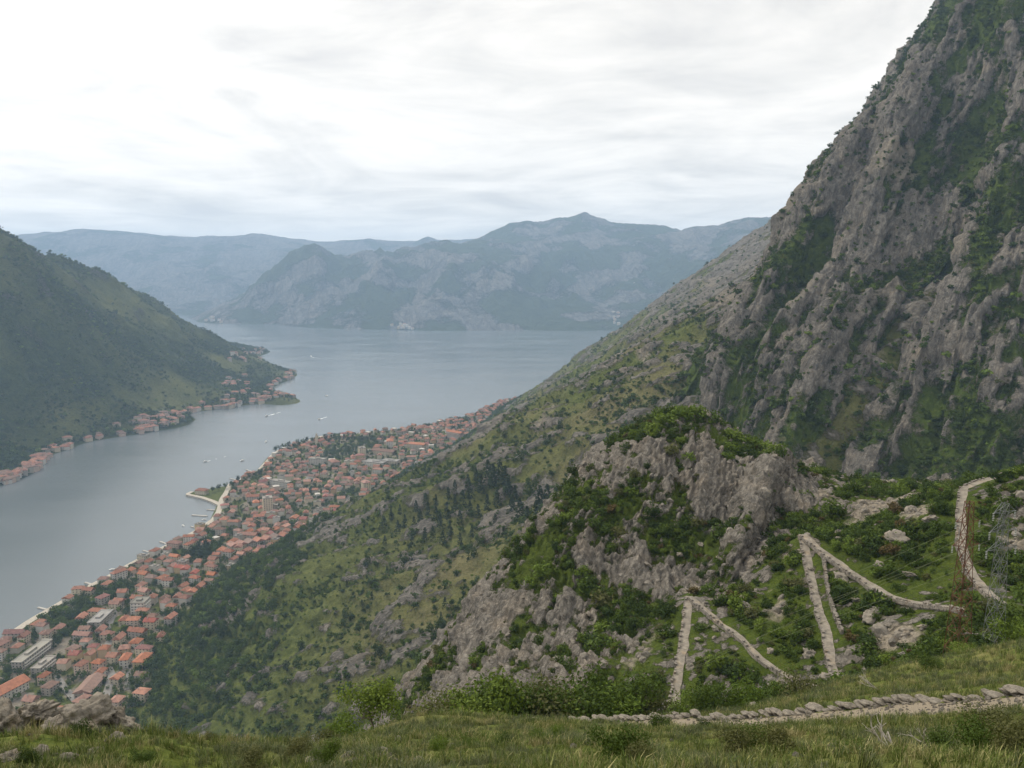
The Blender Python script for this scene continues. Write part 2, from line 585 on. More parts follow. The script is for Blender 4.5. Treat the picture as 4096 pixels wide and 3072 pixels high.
TRP, TRI = wavy(trail_poly(), 3.0, 0.20)

SHEETS = {}


def detail(co, n, wt):
    """relief of the rock and where turf, dry grass and scree lie"""
    x, y, z = co[..., 0], co[..., 1], co[..., 2]
    w1, w2, w3, w4 = wt
    disp = np.zeros_like(x)
    rock = np.zeros_like(x)
    dry = np.zeros_like(x)
    scree = np.zeros_like(x)
    slope = 1 - n[..., 2]
    if w1.max() > 0.01:
        s = x - foot_x(y)
        on = sstep(0, 60, s)
        q = (y + 0.5 * x)
        a = ridged(q / 60.0, (x - 0.3 * y) / 110.0, z / 90.0, octv=3)
        bm = fbm(q / 22.0, x / 30.0, z / 24.0, octv=4)
        c = fbm(x / 150.0 + 3, y / 150.0, z / 150.0, octv=3)
        bk = ridged(q / 11.0 + 3, x / 26.0, z / 18.0, octv=2)
        d1 = on * ((a - 0.3) * 10.0 + bm * 6.5 + (bk - 0.3) * 2.6)
        disp += w1 * d1
        rk = 0.34 + 0.42 * (a - 0.35) + 0.60 * bm + 0.48 * c + 0.22 * (bk - 0.3) + 0.30 * sstep(250, 420, z)
        rock += w1 * np.where(s > 0, np.clip(rk, 0, 1) * sstep(5, 70, s), 0.0)
        dry += w1 * np.clip(0.45 + 1.6 * fbm(x / 190.0 + 9, y / 190.0 + 4, octv=2), 0, 1) * sstep(60, 180, z)
        scree += w1 * np.clip(0.1 + 0.9 * fbm(x / 70.0 - 5, y / 120.0 + 7, octv=3), 0, 0.6) * sstep(150, 260, z)
        town = sstep(25, -5, s) * sstep(-3, 3, x - shore_x(y))
        scree += w1 * town * np.clip(0.50 + 0.8 * fbm(x / 26.0, y / 26.0, octv=3), 0, 1)
    if w2.max() > 0.01:
        al = y * 0.66 - x * 0.75
        wrp = fbm(x / 70.0, y / 70.0, z / 70.0, octv=3) * 12
        f1 = ridged((al + wrp) / 58.0, z / 330.0, x / 420.0, octv=2)
        f2 = ridged((al + wrp * 0.7) / 21.0 + 4, z / 110.0, x / 130.0, octv=2)
        f3 = ridged((al + wrp * 0.4) / 8.5 + 9, z / 38.0, x / 45.0, octv=2)
        bl = fbm((al + z * 0.25) / 9.0, z / 14.0, x / 15.0, octv=4)
        led = ridged(al / 150.0, (z + 0.30 * al) / 40.0, x / 110.0, octv=2)
        big = fbm((al + 0.4 * z) / 60.0, z / 130.0 + 4, x / 140.0, octv=3)
        d2 = (f1 - 0.3) * 15.0 + (f2 - 0.3) * 8.5 + (f3 - 0.3) * 4.2 + bl * 3.6 + (led - 0.3) * 6.0
        disp += w2 * d2
        rk = 0.585 + 0.34 * (f1 - 0.3) + 0.40 * (f2 - 0.3) + 0.25 * (f3 - 0.3) + 0.30 * bl + 0.62 * big + 0.22 * (led - 0.3)
        rock += w2 * np.clip(rk, 0, 1)
        scree += w2 * np.clip(0.05 + 1.1 * fbm(al / 60.0 + 3, z / 90.0, octv=3), 0, 0.55)
    if w3.max() > 0.01:
        # slabs dipping away: long axis up and to the right, stepping down on their right side
        tx, tz = 0.58, 0.81
        along = x * tx + z * tz + y * 0.55
        across = x * tz - z * tx - y * 0.04
        wrp = fbm(x / 24.0, y / 24.0, z / 24.0, octv=3) * 2.0 + fbm(across / 3.0, along / 6.0, y / 6.0, octv=3) * 0.8
        ch = fbm(across / 1.7, along / 3.0, y / 3.2, octv=4, gain=0.6)
        jn = fbm(across / 5.0, along / 9.0, y / 9.0, octv=2)

        def saw(period, o):
            f = ((across + wrp + 0.5 * ch * period * 0.25) / period + o) % 1.0
            return np.where(f < 0.82, f / 0.82, (1 - f) / 0.18)
        s1, s2, s3 = saw(8.5, 0.2), saw(3.3, 0.55), saw(1.35, 0.1)
        mod = np.clip(0.6 + 1.3 * fbm(along / 14.0, across / 9.0, y / 20.0, octv=2), 0, 1.4)
        fb = ((along + 2.2 * fbm(across / 3.5 + 5, along / 6.0, y / 7.0, octv=2)) / 4.6 + np.floor((across + wrp) / 3.3) * 0.37) % 1.0
        blk = np.where(fb < 0.86, fb / 0.86, (1 - fb) / 0.14)
        sl = 0.4 * s1 + 0.4 * s2 + 0.2 * blk
        big = fbm(x / 20.0 + 2, y / 26.0, z / 20.0, octv=3)
        u, v = proj(co)
        crag = sstep(-3, 9, y - np.interp(u, [430, 520, 560, 620, 690, 735, 790, 815, 850], [100, 102, 108, 122, 147, 145, 152, 172, 260]))
        crag = crag * sstep(840, 800, u)
        d3 = crag * ((s1 - 0.4) * 1.6 * mod + (s2 - 0.4) * 1.5 * mod + (s3 - 0.4) * 0.6 + (blk - 0.4) * 1.1 + big * 2.2 + jn * 0.9 + ch * 0.75) + (1 - crag) * (big * 1.4 + ch * 0.6 + (s3 - 0.4) * 0.4)
        td, tzv = dist_poly(x, y, TRP)
        nt = sstep(2.0, 6.5, td)
        disp += w3 * d3 * nt
        rk = crag * (0.50 + 0.12 * sstep(26, 4, x) + 0.60 * (sl - 0.45) + 0.35 * ch + 0.85 * big + 0.3 * jn) + (1 - crag) * (0.30 + 0.7 * ch + 0.55 * big)
        rock += w3 * np.clip(rk, 0, 1)
        scree += w3 * np.clip((1 - crag) * (0.24 + 0.9 * fbm(x / 14.0 + 8, y / 16.0, octv=3)), 0, 1) * nt
        dry += w3 * 0.15
    if w4.max() > 0.01:
        big = fbm(x / 6.0, y / 6.0, octv=3)
        sm = fbm(x / 1.3, y / 1.3, octv=4)
        pd, pz = dist_poly(x, y, PATHP)
        npth = sstep(2.0, 3.2, pd)
        disp += w4 * (big * 0.30 + sm * 0.10) * (0.15 + 0.85 * npth)
        rk = 0.10 + 0.45 * big + 0.45 * sm
        rock += w4 * np.clip(rk * 0.8, 0, 1) * npth * sstep(6, 16, np.hypot(x, y))
        dry += w4 * np.clip(0.25 + 0.9 * fbm(x / 4.0 + 3, y / 4.0, octv=2), 0, 1)
        ps = sstep(2.6, 1.9, pd + 0.4 * sm)
        scree = np.maximum(scree, w4 * ps * 0.8)
    return disp, rock, dry, scree


def build_sheet(key, name, mat, u0, u1, nc, r0, r1, nr, want, sea=False, cull=None, smooth=True):
    co, n, wt, rr = polar(u0, u1, nc, r0, r1, nr, want)
    disp, rock, dry, scree = detail(co, n, wt)
    amp = np.ones_like(disp)
    co = co + n * (disp * amp)[..., None]
    keep = np.ones(co.shape[:2], bool)
    if sea:
        keep &= co[..., 2] > -6
    if cull is not None:
        keep &= cull(co)
    flat = co.reshape(-1, 3)
    attrs = {'rock': rock.ravel(), 'dry': dry.ravel(), 'scree': scree.ravel()}
    q = grid_quads(nr, nc, keep)
    c2, q2, a2 = compact(flat, q, attrs)
    me = mesh_from_arrays(name, c2, q2, a2, smooth)
    o = link(name, me, mat)
    SHEETS[key] = dict(co=co, n=n, rock=rock, scree=scree, dry=dry, wt=wt, keep=keep)
    return o


tag(build_sheet('near', 'meadow', M['near'], -9000, 10000, 780, 0.8, 92, 430, (3, 4)), kind='structure')
tag(build_sheet('crag', 'crag_hillside', M['knoll'], 330, 1190, 690, 86, 330, 620, (1, 3, 4), cull=lambda c: c[..., 2] > 150, smooth=False), kind='structure')
tag(build_sheet('cliff', 'mountain_wall', M['cliff'], 660, 1190, 620, 330, 1300, 680, (2,), cull=lambda c: (c[..., 2] > R1(c[..., 0], c[..., 1]) - 25) & (c[..., 2] < 960), smooth=False), kind='structure')
tag(build_sheet('slope', 'hillside', M['slope'], -60, 1190, 900, 330, 3000, 520, (1,), sea=True, cull=lambda c: (c[..., 2] < 900) & (c[..., 2] > R2(c[..., 0], c[..., 1]) - 30)), kind='structure')

# wooded mountain across the bay
LSH = [(0, 486), (37, 470), (69, 449), (93, 441), (139, 434), (176, 428), (194, 419), (190, 413), (231, 408), (278, 405), (294, 398), (273, 389), (296, 374), (271, 366), (259, 357), (269, 351)]
LSHP = np.array([unz(u, v, 0) for u, v in LSH])
_l = [tuple(p[:2]) + (1.0,) for p in LSHP]
_l += P((0, 242, 2250), (46, 259, 2600), (93, 272, 2950), (139, 301, 3300), (176, 322, 3600), (199, 336, 3800), (231, 345, 3950))
_l += [(-1650, 1700, 560), (-1500, 1200, 520), (-2000, 2300, 420), (-2100, 3000, 300), (-2000, 3700, 150), (-1800, 4200, -20), (-1500, 4500, -40), (-1150, 1150, 0), (-2600, 2400, 100), (-1000, 1350, -10)]
_l += [(p[0] + 90, p[1] + 20, -30) for p in LSHP[::2]]
_l += [(p[0] - 130, p[1] - 10, 28) for p in LSHP[2:15:3]]
Lf = TPS(_l, 1e-6)
nx, ny = 330, 470
gx, gy = np.meshgrid(np.linspace(-2500, -560, nx), np.linspace(1150, 4500, ny))
lz = Lf(gx, gy)
lon = sstep(20, 200, lz)
lz = lz + lon * (ridged((gy + 0.3 * gx) / 260.0, gx / 520.0, octv=3) - 0.4) * 55 + lon * fbm(gx / 60.0, gy / 60.0, octv=3) * 12 + sstep(0, 30, lz) * (ridged(gx / 16.0, gy / 16.0, octv=2)) * 4.0
lco = np.stack([gx, gy, lz], -1)
lrock = np.clip(0.16 + 0.55 * fbm(gx / 120.0, gy / 120.0, octv=4) + 0.12 * sstep(200, 400, lz), 0, 1)
ldry = np.clip(0.25 + 1.7 * fbm(gx / 330.0 + 1.5, gy / 330.0 + 8, octv=3), 0, 1)
q = grid_quads(ny, nx, lz > -6)
c2, q2, a2 = compact(lco.reshape(-1, 3), q, {'rock': lrock.ravel(), 'dry': ldry.ravel(), 'scree': np.zeros(lz.size)})
tag(link('mountain_across_bay', mesh_from_arrays('mountain_across_bay', c2, q2, a2), M['wood']), kind='structure')

# forest on it
_MT = np.random.default_rng(71)
_ar = np.where((lz > 4) & (gy > 1300), 1.0, 0.0) * np.clip(0.75 + 1.5 * fbm(gx / 130.0, gy / 130.0, octv=3) - 0.9 * ldry, 0.03, 1.6)
_id = _MT.choice(lz.size, 42000, p=(_ar / _ar.sum()).ravel())
MOUNTAIN_TREES = lco.reshape(-1, 3)[_id] + np.c_[_MT.uniform(-4, 4, 42000), _MT.uniform(-4, 4, 42000), np.zeros(42000)]

# massif at the head of the bay
_f = P((278, 268, 7000), (305, 250, 7200), (333, 247, 7300), (352, 253, 7300), (370, 256, 7300), (403, 254, 7400), (444, 245, 7600), (470, 240, 8000), (486, 241, 8000), (502, 234, 8400), (514, 224, 8500), (526, 221, 8500), (536, 226, 8500), (544, 230, 8500), (556, 221, 8500), (572, 219, 8500), (586, 214.5, 8500), (600, 221, 8500), (614, 227, 8400), (643, 226, 8300), (655, 233, 8000), (666, 235, 8000), (680, 229, 7800), (692, 235, 7600), (708, 231, 7500), (722, 235, 7300), (740, 227, 7200), (755, 230, 7100), (773, 222, 7000),
       (420, 275, 6600), (500, 262, 6900), (620, 300, 6500), (560, 270, 7000), (640, 316, 5900), (700, 280, 6200), (330, 290, 6500), (232, 300, 6850), (760, 260, 6200), (480, 300, 6100), (380, 305, 6100))
_f += [(-2700, 6900, 0), (-1900, 6300, 0), (-1300, 5850, 0), (-800, 5700, 0), (0, 5650, 0), (600, 5620, 0), (1100, 5700, 0), (1800, 5500, 60), (2600, 5800, 300), (-2900, 6600, -80), (-1900, 5900, -100), (-800, 5350, -100), (600, 5300, -90), (-3000, 7400, -20), (-2700, 7800, 60), (-1800, 8600, 250), (0, 10500, 400), (2000, 10500, 500), (3200, 7500, 900), (3600, 6000, 700)]
Ff = TPS(_f, 1e-6)
nx, ny = 420, 280
gx, gy = np.meshgrid(np.linspace(-3200, 3600, nx), np.linspace(5250, 10600, ny))
fz = Ff(gx, gy)
fon = sstep(20, 300, fz)
fz = fz + fon * ((ridged((gx + 0.25 * gy) / 520.0, gy / 1300.0, octv=4, gain=0.55) - 0.5) * 150 + fbm(gx / 260.0, gy / 260.0, octv=4) * 45) * (1 - 0.6 * sstep(420, 760, fz))
q = grid_quads(ny, nx, fz > -15)
frock = np.clip(0.46 + 0.8 * fbm(gx / 420.0, gy / 420.0, fz / 300.0, octv=4), 0, 1)
c2, q2, a2 = compact(np.stack([gx, gy, fz], -1).reshape(-1, 3), q, {'rock': frock.ravel(), 'dry': np.full(fz.size, .3), 'scree': np.zeros(fz.size)})
tag(link('massif_at_bay_head', mesh_from_arrays('massif_at_bay_head', c2, q2, a2), M['far']), kind='structure')

# range behind the strait
_g3 = P((-60, 247, 10000), (20, 242, 10000), (69, 234, 10200), (108, 240, 10200), (140, 238, 10500), (175, 241, 10800), (225, 236, 11200), (262, 235, 11200), (310, 245, 11200), (340, 243, 11400), (368, 240, 11400), (408, 246, 11400), (418, 240, 11400), (427, 234.5, 11400), (437, 240, 11400), (448, 246, 11400), (486, 241, 11600), (560, 240, 11800), (120, 270, 9200), (200, 262, 9600), (260, 275, 9200), (60, 262, 9400))
_g3 += [(-5400, 7600, 20), (-4200, 7700, 0), (-3300, 7750, 0), (-2600, 8000, 0), (-2000, 8600, 0), (-5400, 7200, -100), (-3600, 7300, -100), (-2500, 7500, -100), (-1200, 9200, 100), (-4000, 14000, 500), (0, 14000, 500), (-7500, 11000, 800)]
Gf = TPS(_g3, 1e-6)
nx, ny = 260, 150
gx, gy = np.meshgrid(np.linspace(-7500, 900, nx), np.linspace(7300, 13000, ny))
hz = Gf(gx, gy)
hz = hz + sstep(20, 300, hz) * ((ridged(gx / 800.0, gy / 1500.0, octv=3) - 0.4) * 110 + fbm(gx / 260.0, gy / 260.0, octv=4) * 40) * (1 - 0.6 * sstep(420, 720, hz))
q = grid_quads(ny, nx, hz > -20)
grock = np.clip(0.62 + 0.6 * fbm(gx / 500.0, gy / 500.0, octv=4), 0, 1)
c2, q2, a2 = compact(np.stack([gx, gy, hz], -1).reshape(-1, 3), q, {'rock': grock.ravel(), 'dry': np.full(hz.size, .3), 'scree': np.zeros(hz.size)})
tag(link('range_beyond_strait', mesh_from_arrays('range_beyond_strait', c2, q2, a2), M['far']), kind='structure')

# ------------------------------------------------------------------ water
m, t, b = new_mat('bay_water')
geo = t('ShaderNodeNewGeometry').outputs['Position']
b.inputs['Base Color'].default_value = (0.125, 0.145, 0.155, 1)
b.inputs['Roughness'].default_value = 0.16
b.inputs['IOR'].default_value = 1.33
n1 = t.noise(t.mapping(geo, rot=(0, 0, R(25)), scale=(0.10, 0.30, 0.2)), 1.0, 5, 0.6)
n2 = t.noise(t.mapping(geo, rot=(0, 0, R(-15)), scale=(0.0022, 0.006, 0.01)), 1.0, 4, 0.55)
t.set(b.inputs['Roughness'], t.ramp(n2, [(0.35, 0.10), (0.65, 0.24)]))
bp = t('ShaderNodeBump', ins={'Strength': 0.5, 'Distance': 0.6, 'Height': n1})
t.l.new(bp.outputs[0], b.inputs['Normal'])
M['water'] = m
wx, wy = np.meshgrid(np.linspace(-9500, 9500, 17), np.linspace(-1500, 13500, 17))
tag(link('bay_water', mesh_from_arrays('bay_water', np.stack([wx, wy, 0 * wx], -1).reshape(-1, 3), grid_quads(17, 17)), M['water']), kind='structure')

# ------------------------------------------------------------------ haze
m = bpy.data.materials.new('haze_air')
m.use_nodes = True
t = NT(m.node_tree)
t.n.clear()
mo = t('ShaderNodeOutputMaterial')
pv = t('ShaderNodeVolumePrincipled', ins={'Color': (0.50, 0.715, 1.0), 'Density': 0.000092, 'Anisotropy': 0.0})
t.l.new(pv.outputs[0], mo.inputs['Volume'])
HAZE_TOP = 20 + max(float(fz.max()), float(hz.max()), 980.0)
bm = bmesh.new()
bmesh.ops.create_cube(bm, size=1.0)
me = bpy.data.meshes.new('haze')
bm.to_mesh(me)
bm.free()
hz_o = link('haze', me, m, loc=(0, 6000, HAZE_TOP / 2 - 14), scale=(19200, 15200, HAZE_TOP + 28))
tag(hz_o, 'pale blue haze hanging over the whole bay', 'haze', kind='stuff')
# ------------------------------------------------------------------ small helpers for things
def mat_plain(name, col, rough=0.8, var=0.25, scale=2.0, spec=0.2, bump=0.0, rnd=0.0):
    """painted or natural surface with mottling, optionally different from copy to copy"""
    m, t, b = new_mat(name)
    co = t('ShaderNodeTexCoord').outputs['Object']
    n = t.noise(co, scale, 5, 0.6)
    c = t.mix(t.ramp(n, [(0.3, 0.0), (0.7, 1.0)]), tuple(v * (1 - var) for v in col), tuple(min(1, v * (1 + var)) for v in col))
    if rnd:
        r = t('ShaderNodeObjectInfo').outputs['Random']
        hs = t('ShaderNodeHueSaturation', ins={'Hue': t.math('ADD', 0.5, t.math('MULTIPLY', t.math('SUBTRACT', r, 0.5), rnd * 0.10)),
                                               'Value': t.math('ADD', 1.0 - rnd * 0.5, t.math('MULTIPLY', t.math('FRACT', t.math('MULTIPLY', r, 7.31)), rnd)), 'Color': c})
        c = hs.outputs[0]
    t.set(b.inputs['Base Color'], c)
    b.inputs['Roughness'].default_value = rough
    b.inputs['Specular IOR Level'].default_value = spec
    if bump:
        bp = t('ShaderNodeBump', ins={'Strength': 1.0, 'Distance': bump, 'Height': n})
        t.l.new(bp.outputs[0], b.inputs['Normal'])
    return m


def bm_mesh(name, fn, mat, smooth=False):
    bm = bmesh.new()
    fn(bm)
    me = bpy.data.meshes.new(name)
    bm.to_mesh(me)
    bm.free()
    if smooth:
        me.polygons.foreach_set('use_smooth', np.ones(len(me.polygons), bool))
    if mat is not None:
        me.materials.append(mat)
    return me


def add_box(bm, c, s, rot=None):
    r = bmesh.ops.create_cube(bm, size=1.0)
    mt = Matrix.Translation(c) @ (rot.to_matrix().to_4x4() if rot is not None else Matrix.Identity(4)) @ Matrix.Diagonal((*s, 1))
    bmesh.ops.transform(bm, matrix=mt, verts=r['verts'])


def add_bar(bm, a, b, w, h=None):
    """a square bar from a to b"""
    a, b = Vector(a), Vector(b)
    d = b - a
    r = bmesh.ops.create_cube(bm, size=1.0)
    mt = Matrix.Translation((a + b) / 2) @ d.to_track_quat('Z', 'Y').to_matrix().to_4x4() @ Matrix.Diagonal((w, h or w, d.length, 1))
    bmesh.ops.transform(bm, matrix=mt, verts=r['verts'])


def add_limb(bm, pts, r0, r1, seg=6):
    """a tapered round limb through pts"""
    rings = []
    pts = [Vector(p) for p in pts]
    for i, p in enumerate(pts):
        d = (pts[min(i + 1, len(pts) - 1)] - pts[max(i - 1, 0)]).normalized()
        qm = d.to_track_quat('Z', 'Y').to_matrix()
        rr = r0 + (r1 - r0) * i / (len(pts) - 1)
        rings.append([bm.verts.new(p + qm @ Vector((rr * math.cos(2 * math.pi * k / seg), rr * math.sin(2 * math.pi * k / seg), 0))) for k in range(seg)])
    for A, B in zip(rings[:-1], rings[1:]):
        for k in range(seg):
            bm.faces.new((A[k], A[(k + 1) % seg], B[(k + 1) % seg], B[k]))
    bm.faces.new(rings[-1])
    bm.faces.new(rings[0][::-1])


# march along the picture ray of a spot until it meets the land
def hit(u, v, dmin=4.0, dmax=2900.0, want=(1, 2, 3, 4), n=4000):
    r = ray(u, v)
    d = np.exp(np.linspace(math.log(dmin), math.log(dmax), n))
    t = d / r[1]
    x, y, z = r[0] * t, r[1] * t, CAMZ + r[2] * t
    h, _ = land(x, y, want)
    k = np.nonzero(h >= z)[0]
    i = k[0] if len(k) else n - 1
    return np.array([x[i], y[i], max(h[i], 0)])


def ground(x, y, want=(1, 2, 3, 4)):
    h, _ = land(np.atleast_1d(np.asarray(x, float)), np.atleast_1d(np.asarray(y, float)), want)
    return h


# ------------------------------------------------------------------ foliage meshes
def mat_leaf(name, ca, cb, rnd=0.5):
    m, t, b = new_mat(name)
    oi = t('ShaderNodeObjectInfo').outputs['Random']
    geo = t('ShaderNodeNewGeometry')
    n = t.noise(geo.outputs['Position'], 0.9, 3, 0.6)
    rp = geo.outputs['Random Per Island']
    f = t.math('ADD', t.math('MULTIPLY', oi, rnd), t.math('ADD', t.math('MULTIPLY', rp, 0.35), t.math('MULTIPLY', t.math('SUBTRACT', n, 0.4), 0.6)))
    c = t.mix(f, ca, cb)
    t.set(b.inputs['Base Color'], c)
    b.inputs['Roughness'].default_value = 0.7
    b.inputs['Specular IOR Level'].default_value = 0.15
    tr = t('ShaderNodeBsdfTranslucent', ins={'Color': t.mix(0.5, c, (0.12, 0.16, 0.02))})
    mx = t('ShaderNodeMixShader', ins={0: 0.22})
    t.l.new(b.outputs[0], mx.inputs[1])
    t.l.new(tr.outputs[0], mx.inputs[2])
    t.l.new(mx.outputs[0], t.n['Material Output'].inputs[0])
    return m


def leaf_cloud(name, mat, seed, lobes, n, size, squash=0.8, shell=0.55, gaps=0.0):
    """a crown: many small leaf sprays spread through a few uneven lobes, unit radius, base at z = 0"""
    r = np.random.default_rng(seed)
    ctr = []
    for i in range(lobes):
        a = r.uniform(0, 2 * math.pi)
        rad = 0.62 * math.sqrt(r.uniform(0, 1)) if i else 0.0
        ctr.append((rad * math.cos(a), rad * math.sin(a), r.uniform(0.35, 1.15) * squash, r.uniform(0.30, 0.55) if i else 0.6))
    ctr = np.array(ctr)
    k = r.integers(0, lobes, n)
    d = r.normal(size=(n, 3))
    d /= np.linalg.norm(d, axis=1)[:, None]
    rad = ctr[k, 3] * (shell + (1 - shell) * r.uniform(0, 1, n)) * (1 + 0.22 * r.normal(size=n))
    p = ctr[k, :3] + d * rad[:, None] * np.array([1, 1, squash])
    p[:, 2] = np.maximum(p[:, 2], r.uniform(0, 0.12, n))
    nrm = d + 0.75 * r.normal(size=(n, 3))
    nrm[:, 2] += 0.35
    nrm /= np.linalg.norm(nrm, axis=1)[:, None]
    tmp = r.normal(size=(n, 3))
    t1 = np.cross(nrm, tmp)
    t1 /= np.linalg.norm(t1, axis=1)[:, None] + 1e-9
    t2 = np.cross(nrm, t1)
    s = size * r.uniform(0.55, 1.25, n)[:, None]
    q = np.stack([p - t1 * s, p - t2 * s * 0.55 + nrm * s * 0.15, p + t1 * s, p + t2 * s * 0.55 + nrm * s * 0.15], 1).reshape(-1, 3)
    me = mesh_from_arrays(name, q, np.arange(n * 4).reshape(n, 4), smooth=False)
    me.materials.append(mat)
    return me


def conifer_cloud(name, mat, seed, n, size, wide=0.28):
    r = np.random.default_rng(seed)
    h = r.uniform(0, 1, n) ** 1.25
    a = r.uniform(0, 2 * math.pi, n)
    tier = 0.85 + 0.25 * np.sin(h * 34 + 2 * np.sin(a * 2))
    rad = wide * (1 - h) ** 0.8 * tier * r.uniform(0.55, 1.1, n) + 0.012
    p = np.stack([rad * np.cos(a), rad * np.sin(a), 0.06 + 0.96 * h], 1)
    nrm = np.stack([np.cos(a), np.sin(a), 0.5 + 0 * a], 1) + 0.5 * r.normal(size=(n, 3))
    nrm /= np.linalg.norm(nrm, axis=1)[:, None]
    t1 = np.cross(nrm, r.normal(size=(n, 3)))
    t1 /= np.linalg.norm(t1, axis=1)[:, None] + 1e-9
    t2 = np.cross(nrm, t1)
    s = size * r.uniform(0.6, 1.2, n)[:, None]
    q = np.stack([p - t1 * s, p - t2 * s * 0.6, p + t1 * s, p + t2 * s * 0.6], 1).reshape(-1, 3)
    me = mesh_from_arrays(name, q, np.arange(n * 4).reshape(n, 4), smooth=False)
    me.materials.append(mat)
    return me


LEAF = {
    'dark': mat_leaf('leaf_dark_green', (0.016, 0.034, 0.006), (0.044, 0.074, 0.012)),
    'mid': mat_leaf('leaf_mid_green', (0.032, 0.060, 0.008), (0.082, 0.124, 0.018)),
    'fresh': mat_leaf('leaf_fresh_green', (0.062, 0.108, 0.010), (0.155, 0.210, 0.030)),
    'olive': mat_leaf('leaf_olive', (0.062, 0.070, 0.022), (0.125, 0.125, 0.045)),
    'rust': mat_leaf('leaf_rusty', (0.075, 0.055, 0.022), (0.13, 0.09, 0.035)),
    'pine': mat_leaf('needle_blackish_green', (0.012, 0.024, 0.010), (0.028, 0.046, 0.018)),
}
M['bark'] = mat_plain('bark', (0.10, 0.085, 0.065), 0.9, 0.4, 8.0)


def src(name, me):
    return bpy.data.objects.new(name, me)       # instance source, not placed in the scene


def source_collection(name, objs):
    c = bpy.data.collections.new(name)
    for o in objs:
        c.objects.link(o)
    return c


def scatter(name, coll, pts, scl, tilt=0.15, idx=None, seed=1, nrm=None):
    """one mass of plants nobody could count: copies of the collection's meshes on points"""
    r = np.random.default_rng(seed)
    n = len(pts)
    me = bpy.data.meshes.new(name)
    me.vertices.add(n)
    me.vertices.foreach_set('co', np.ascontiguousarray(pts, np.float32).ravel())
    rot = np.stack([r.normal(0, tilt, n), r.normal(0, tilt, n), r.uniform(0, 6.283, n)], 1)
    at = me.attributes.new('rot', 'FLOAT_VECTOR', 'POINT')
    at.data.foreach_set('vector', np.ascontiguousarray(rot, np.float32).ravel())
    scl = np.asarray(scl, float)
    if scl.ndim == 1:
        scl = np.stack([scl * r.uniform(0.85, 1.2, n), scl * r.uniform(0.85, 1.2, n), scl * r.uniform(0.8, 1.15, n)], 1)
    at = me.attributes.new('scl', 'FLOAT_VECTOR', 'POINT')
    at.data.foreach_set('vector', np.ascontiguousarray(scl, np.float32).ravel())
    at = me.attributes.new('pick', 'INT', 'POINT')
    pick = r.integers(0, len(coll.objects), n) if idx is None else idx
    at.data.foreach_set('value', np.ascontiguousarray(pick, np.int32))
    o = link(name, me)
    ng = bpy.data.node_groups.new(name, 'GeometryNodeTree')
    ng.interface.new_socket('Geometry', in_out='INPUT', socket_type='NodeSocketGeometry')
    ng.interface.new_socket('Geometry', in_out='OUTPUT', socket_type='NodeSocketGeometry')
    N = ng.nodes
    gi, go = N.new('NodeGroupInput'), N.new('NodeGroupOutput')
    ci = N.new('GeometryNodeCollectionInfo')
    ci.inputs['Collection'].default_value = coll
    ci.inputs['Separate Children'].default_value = True
    ci.inputs['Reset Children'].default_value = True
    ip = N.new('GeometryNodeInstanceOnPoints')
    ip.inputs['Pick Instance'].default_value = True

    def named(nm, typ):
        a = N.new('GeometryNodeInputNamedAttribute')
        a.data_type = typ
        a.inputs['Name'].default_value = nm
        return a.outputs[0]
    L = ng.links
    mp = N.new('GeometryNodeMeshToPoints')
    L.new(gi.outputs[0], mp.inputs[0])
    L.new(mp.outputs[0], ip.inputs['Points'])
    L.new(ci.outputs[0], ip.inputs['Instance'])
    L.new(named('pick', 'INT'), ip.inputs['Instance Index'])
    e2r = N.new('FunctionNodeEulerToRotation')
    L.new(named('rot', 'FLOAT_VECTOR'), e2r.inputs[0])
    L.new(e2r.outputs[0], ip.inputs['Rotation'])
    L.new(named('scl', 'FLOAT_VECTOR'), ip.inputs['Scale'])
    L.new(ip.outputs[0], go.inputs[0])
    md = o.modifiers.new('scatter', 'NODES')
    md.node_group = ng
    return o


def sheet_points(key, density, seed, umin=-40, umax=1064):
    """random places on a land sheet; density(sheet) gives plants per square metre"""
    s = SHEETS[key]
    co = s['co']
    a = np.linalg.norm(np.cross(co[1:, :-1] - co[:-1, :-1], co[:-1, 1:] - co[:-1, :-1]), axis=-1)
    dens = density(s)[:-1, :-1]
    p = a * dens * s['keep'][:-1, :-1]
    r = np.random.default_rng(seed)
    n = r.poisson(p)
    i, j = np.nonzero(n)
    rep = n[i, j]
    i, j = np.repeat(i, rep), np.repeat(j, rep)
    fu, fv = r.uniform(0, 1, len(i))[:, None], r.uniform(0, 1, len(i))[:, None]
    pt = co[i, j] + fu * (co[i + 1, j] - co[i, j]) + fv * (co[i, j + 1] - co[i, j])
    u, v = proj(pt)
    k = (u > umin) & (u < umax) & (v < 1100) & (v > -60)
    return pt[k], i[k], j[k]


# far, middle and close versions of the plants
FARB = [leaf_cloud('shrub', LEAF[k], 100 + i, 5, 70, 0.26, 0.8) for i, k in enumerate(['dark', 'dark', 'mid', 'mid', 'fresh', 'olive'])]
MIDB = [leaf_cloud('shrub', LEAF[k], 200 + i, 7, 330, 0.135, 0.8) for i, k in enumerate(['dark', 'mid', 'mid', 'fresh', 'fresh', 'olive', 'rust', 'dark'])]
MIDK = ['dark', 'mid', 'mid', 'fresh', 'fresh', 'olive', 'rust', 'dark']
NEARB = [leaf_cloud('shrub', LEAF[k], 300 + i, 9, 2600, 0.048, 0.85, 0.45) for i, k in enumerate(['mid', 'fresh', 'olive', 'dark', 'fresh'])]
CONI = [conifer_cloud('conifer', LEAF['pine'], 400 + i, 170, 0.07, wd) for i, wd in enumerate([0.26, 0.20, 0.32])]
c_far = source_collection('far_shrubs', [src('far_shrub_%d' % i, m_) for i, m_ in enumerate(FARB)])
c_mid = source_collection('mid_shrubs', [src('mid_shrub_%d' % i, m_) for i, m_ in enumerate(MIDB)])

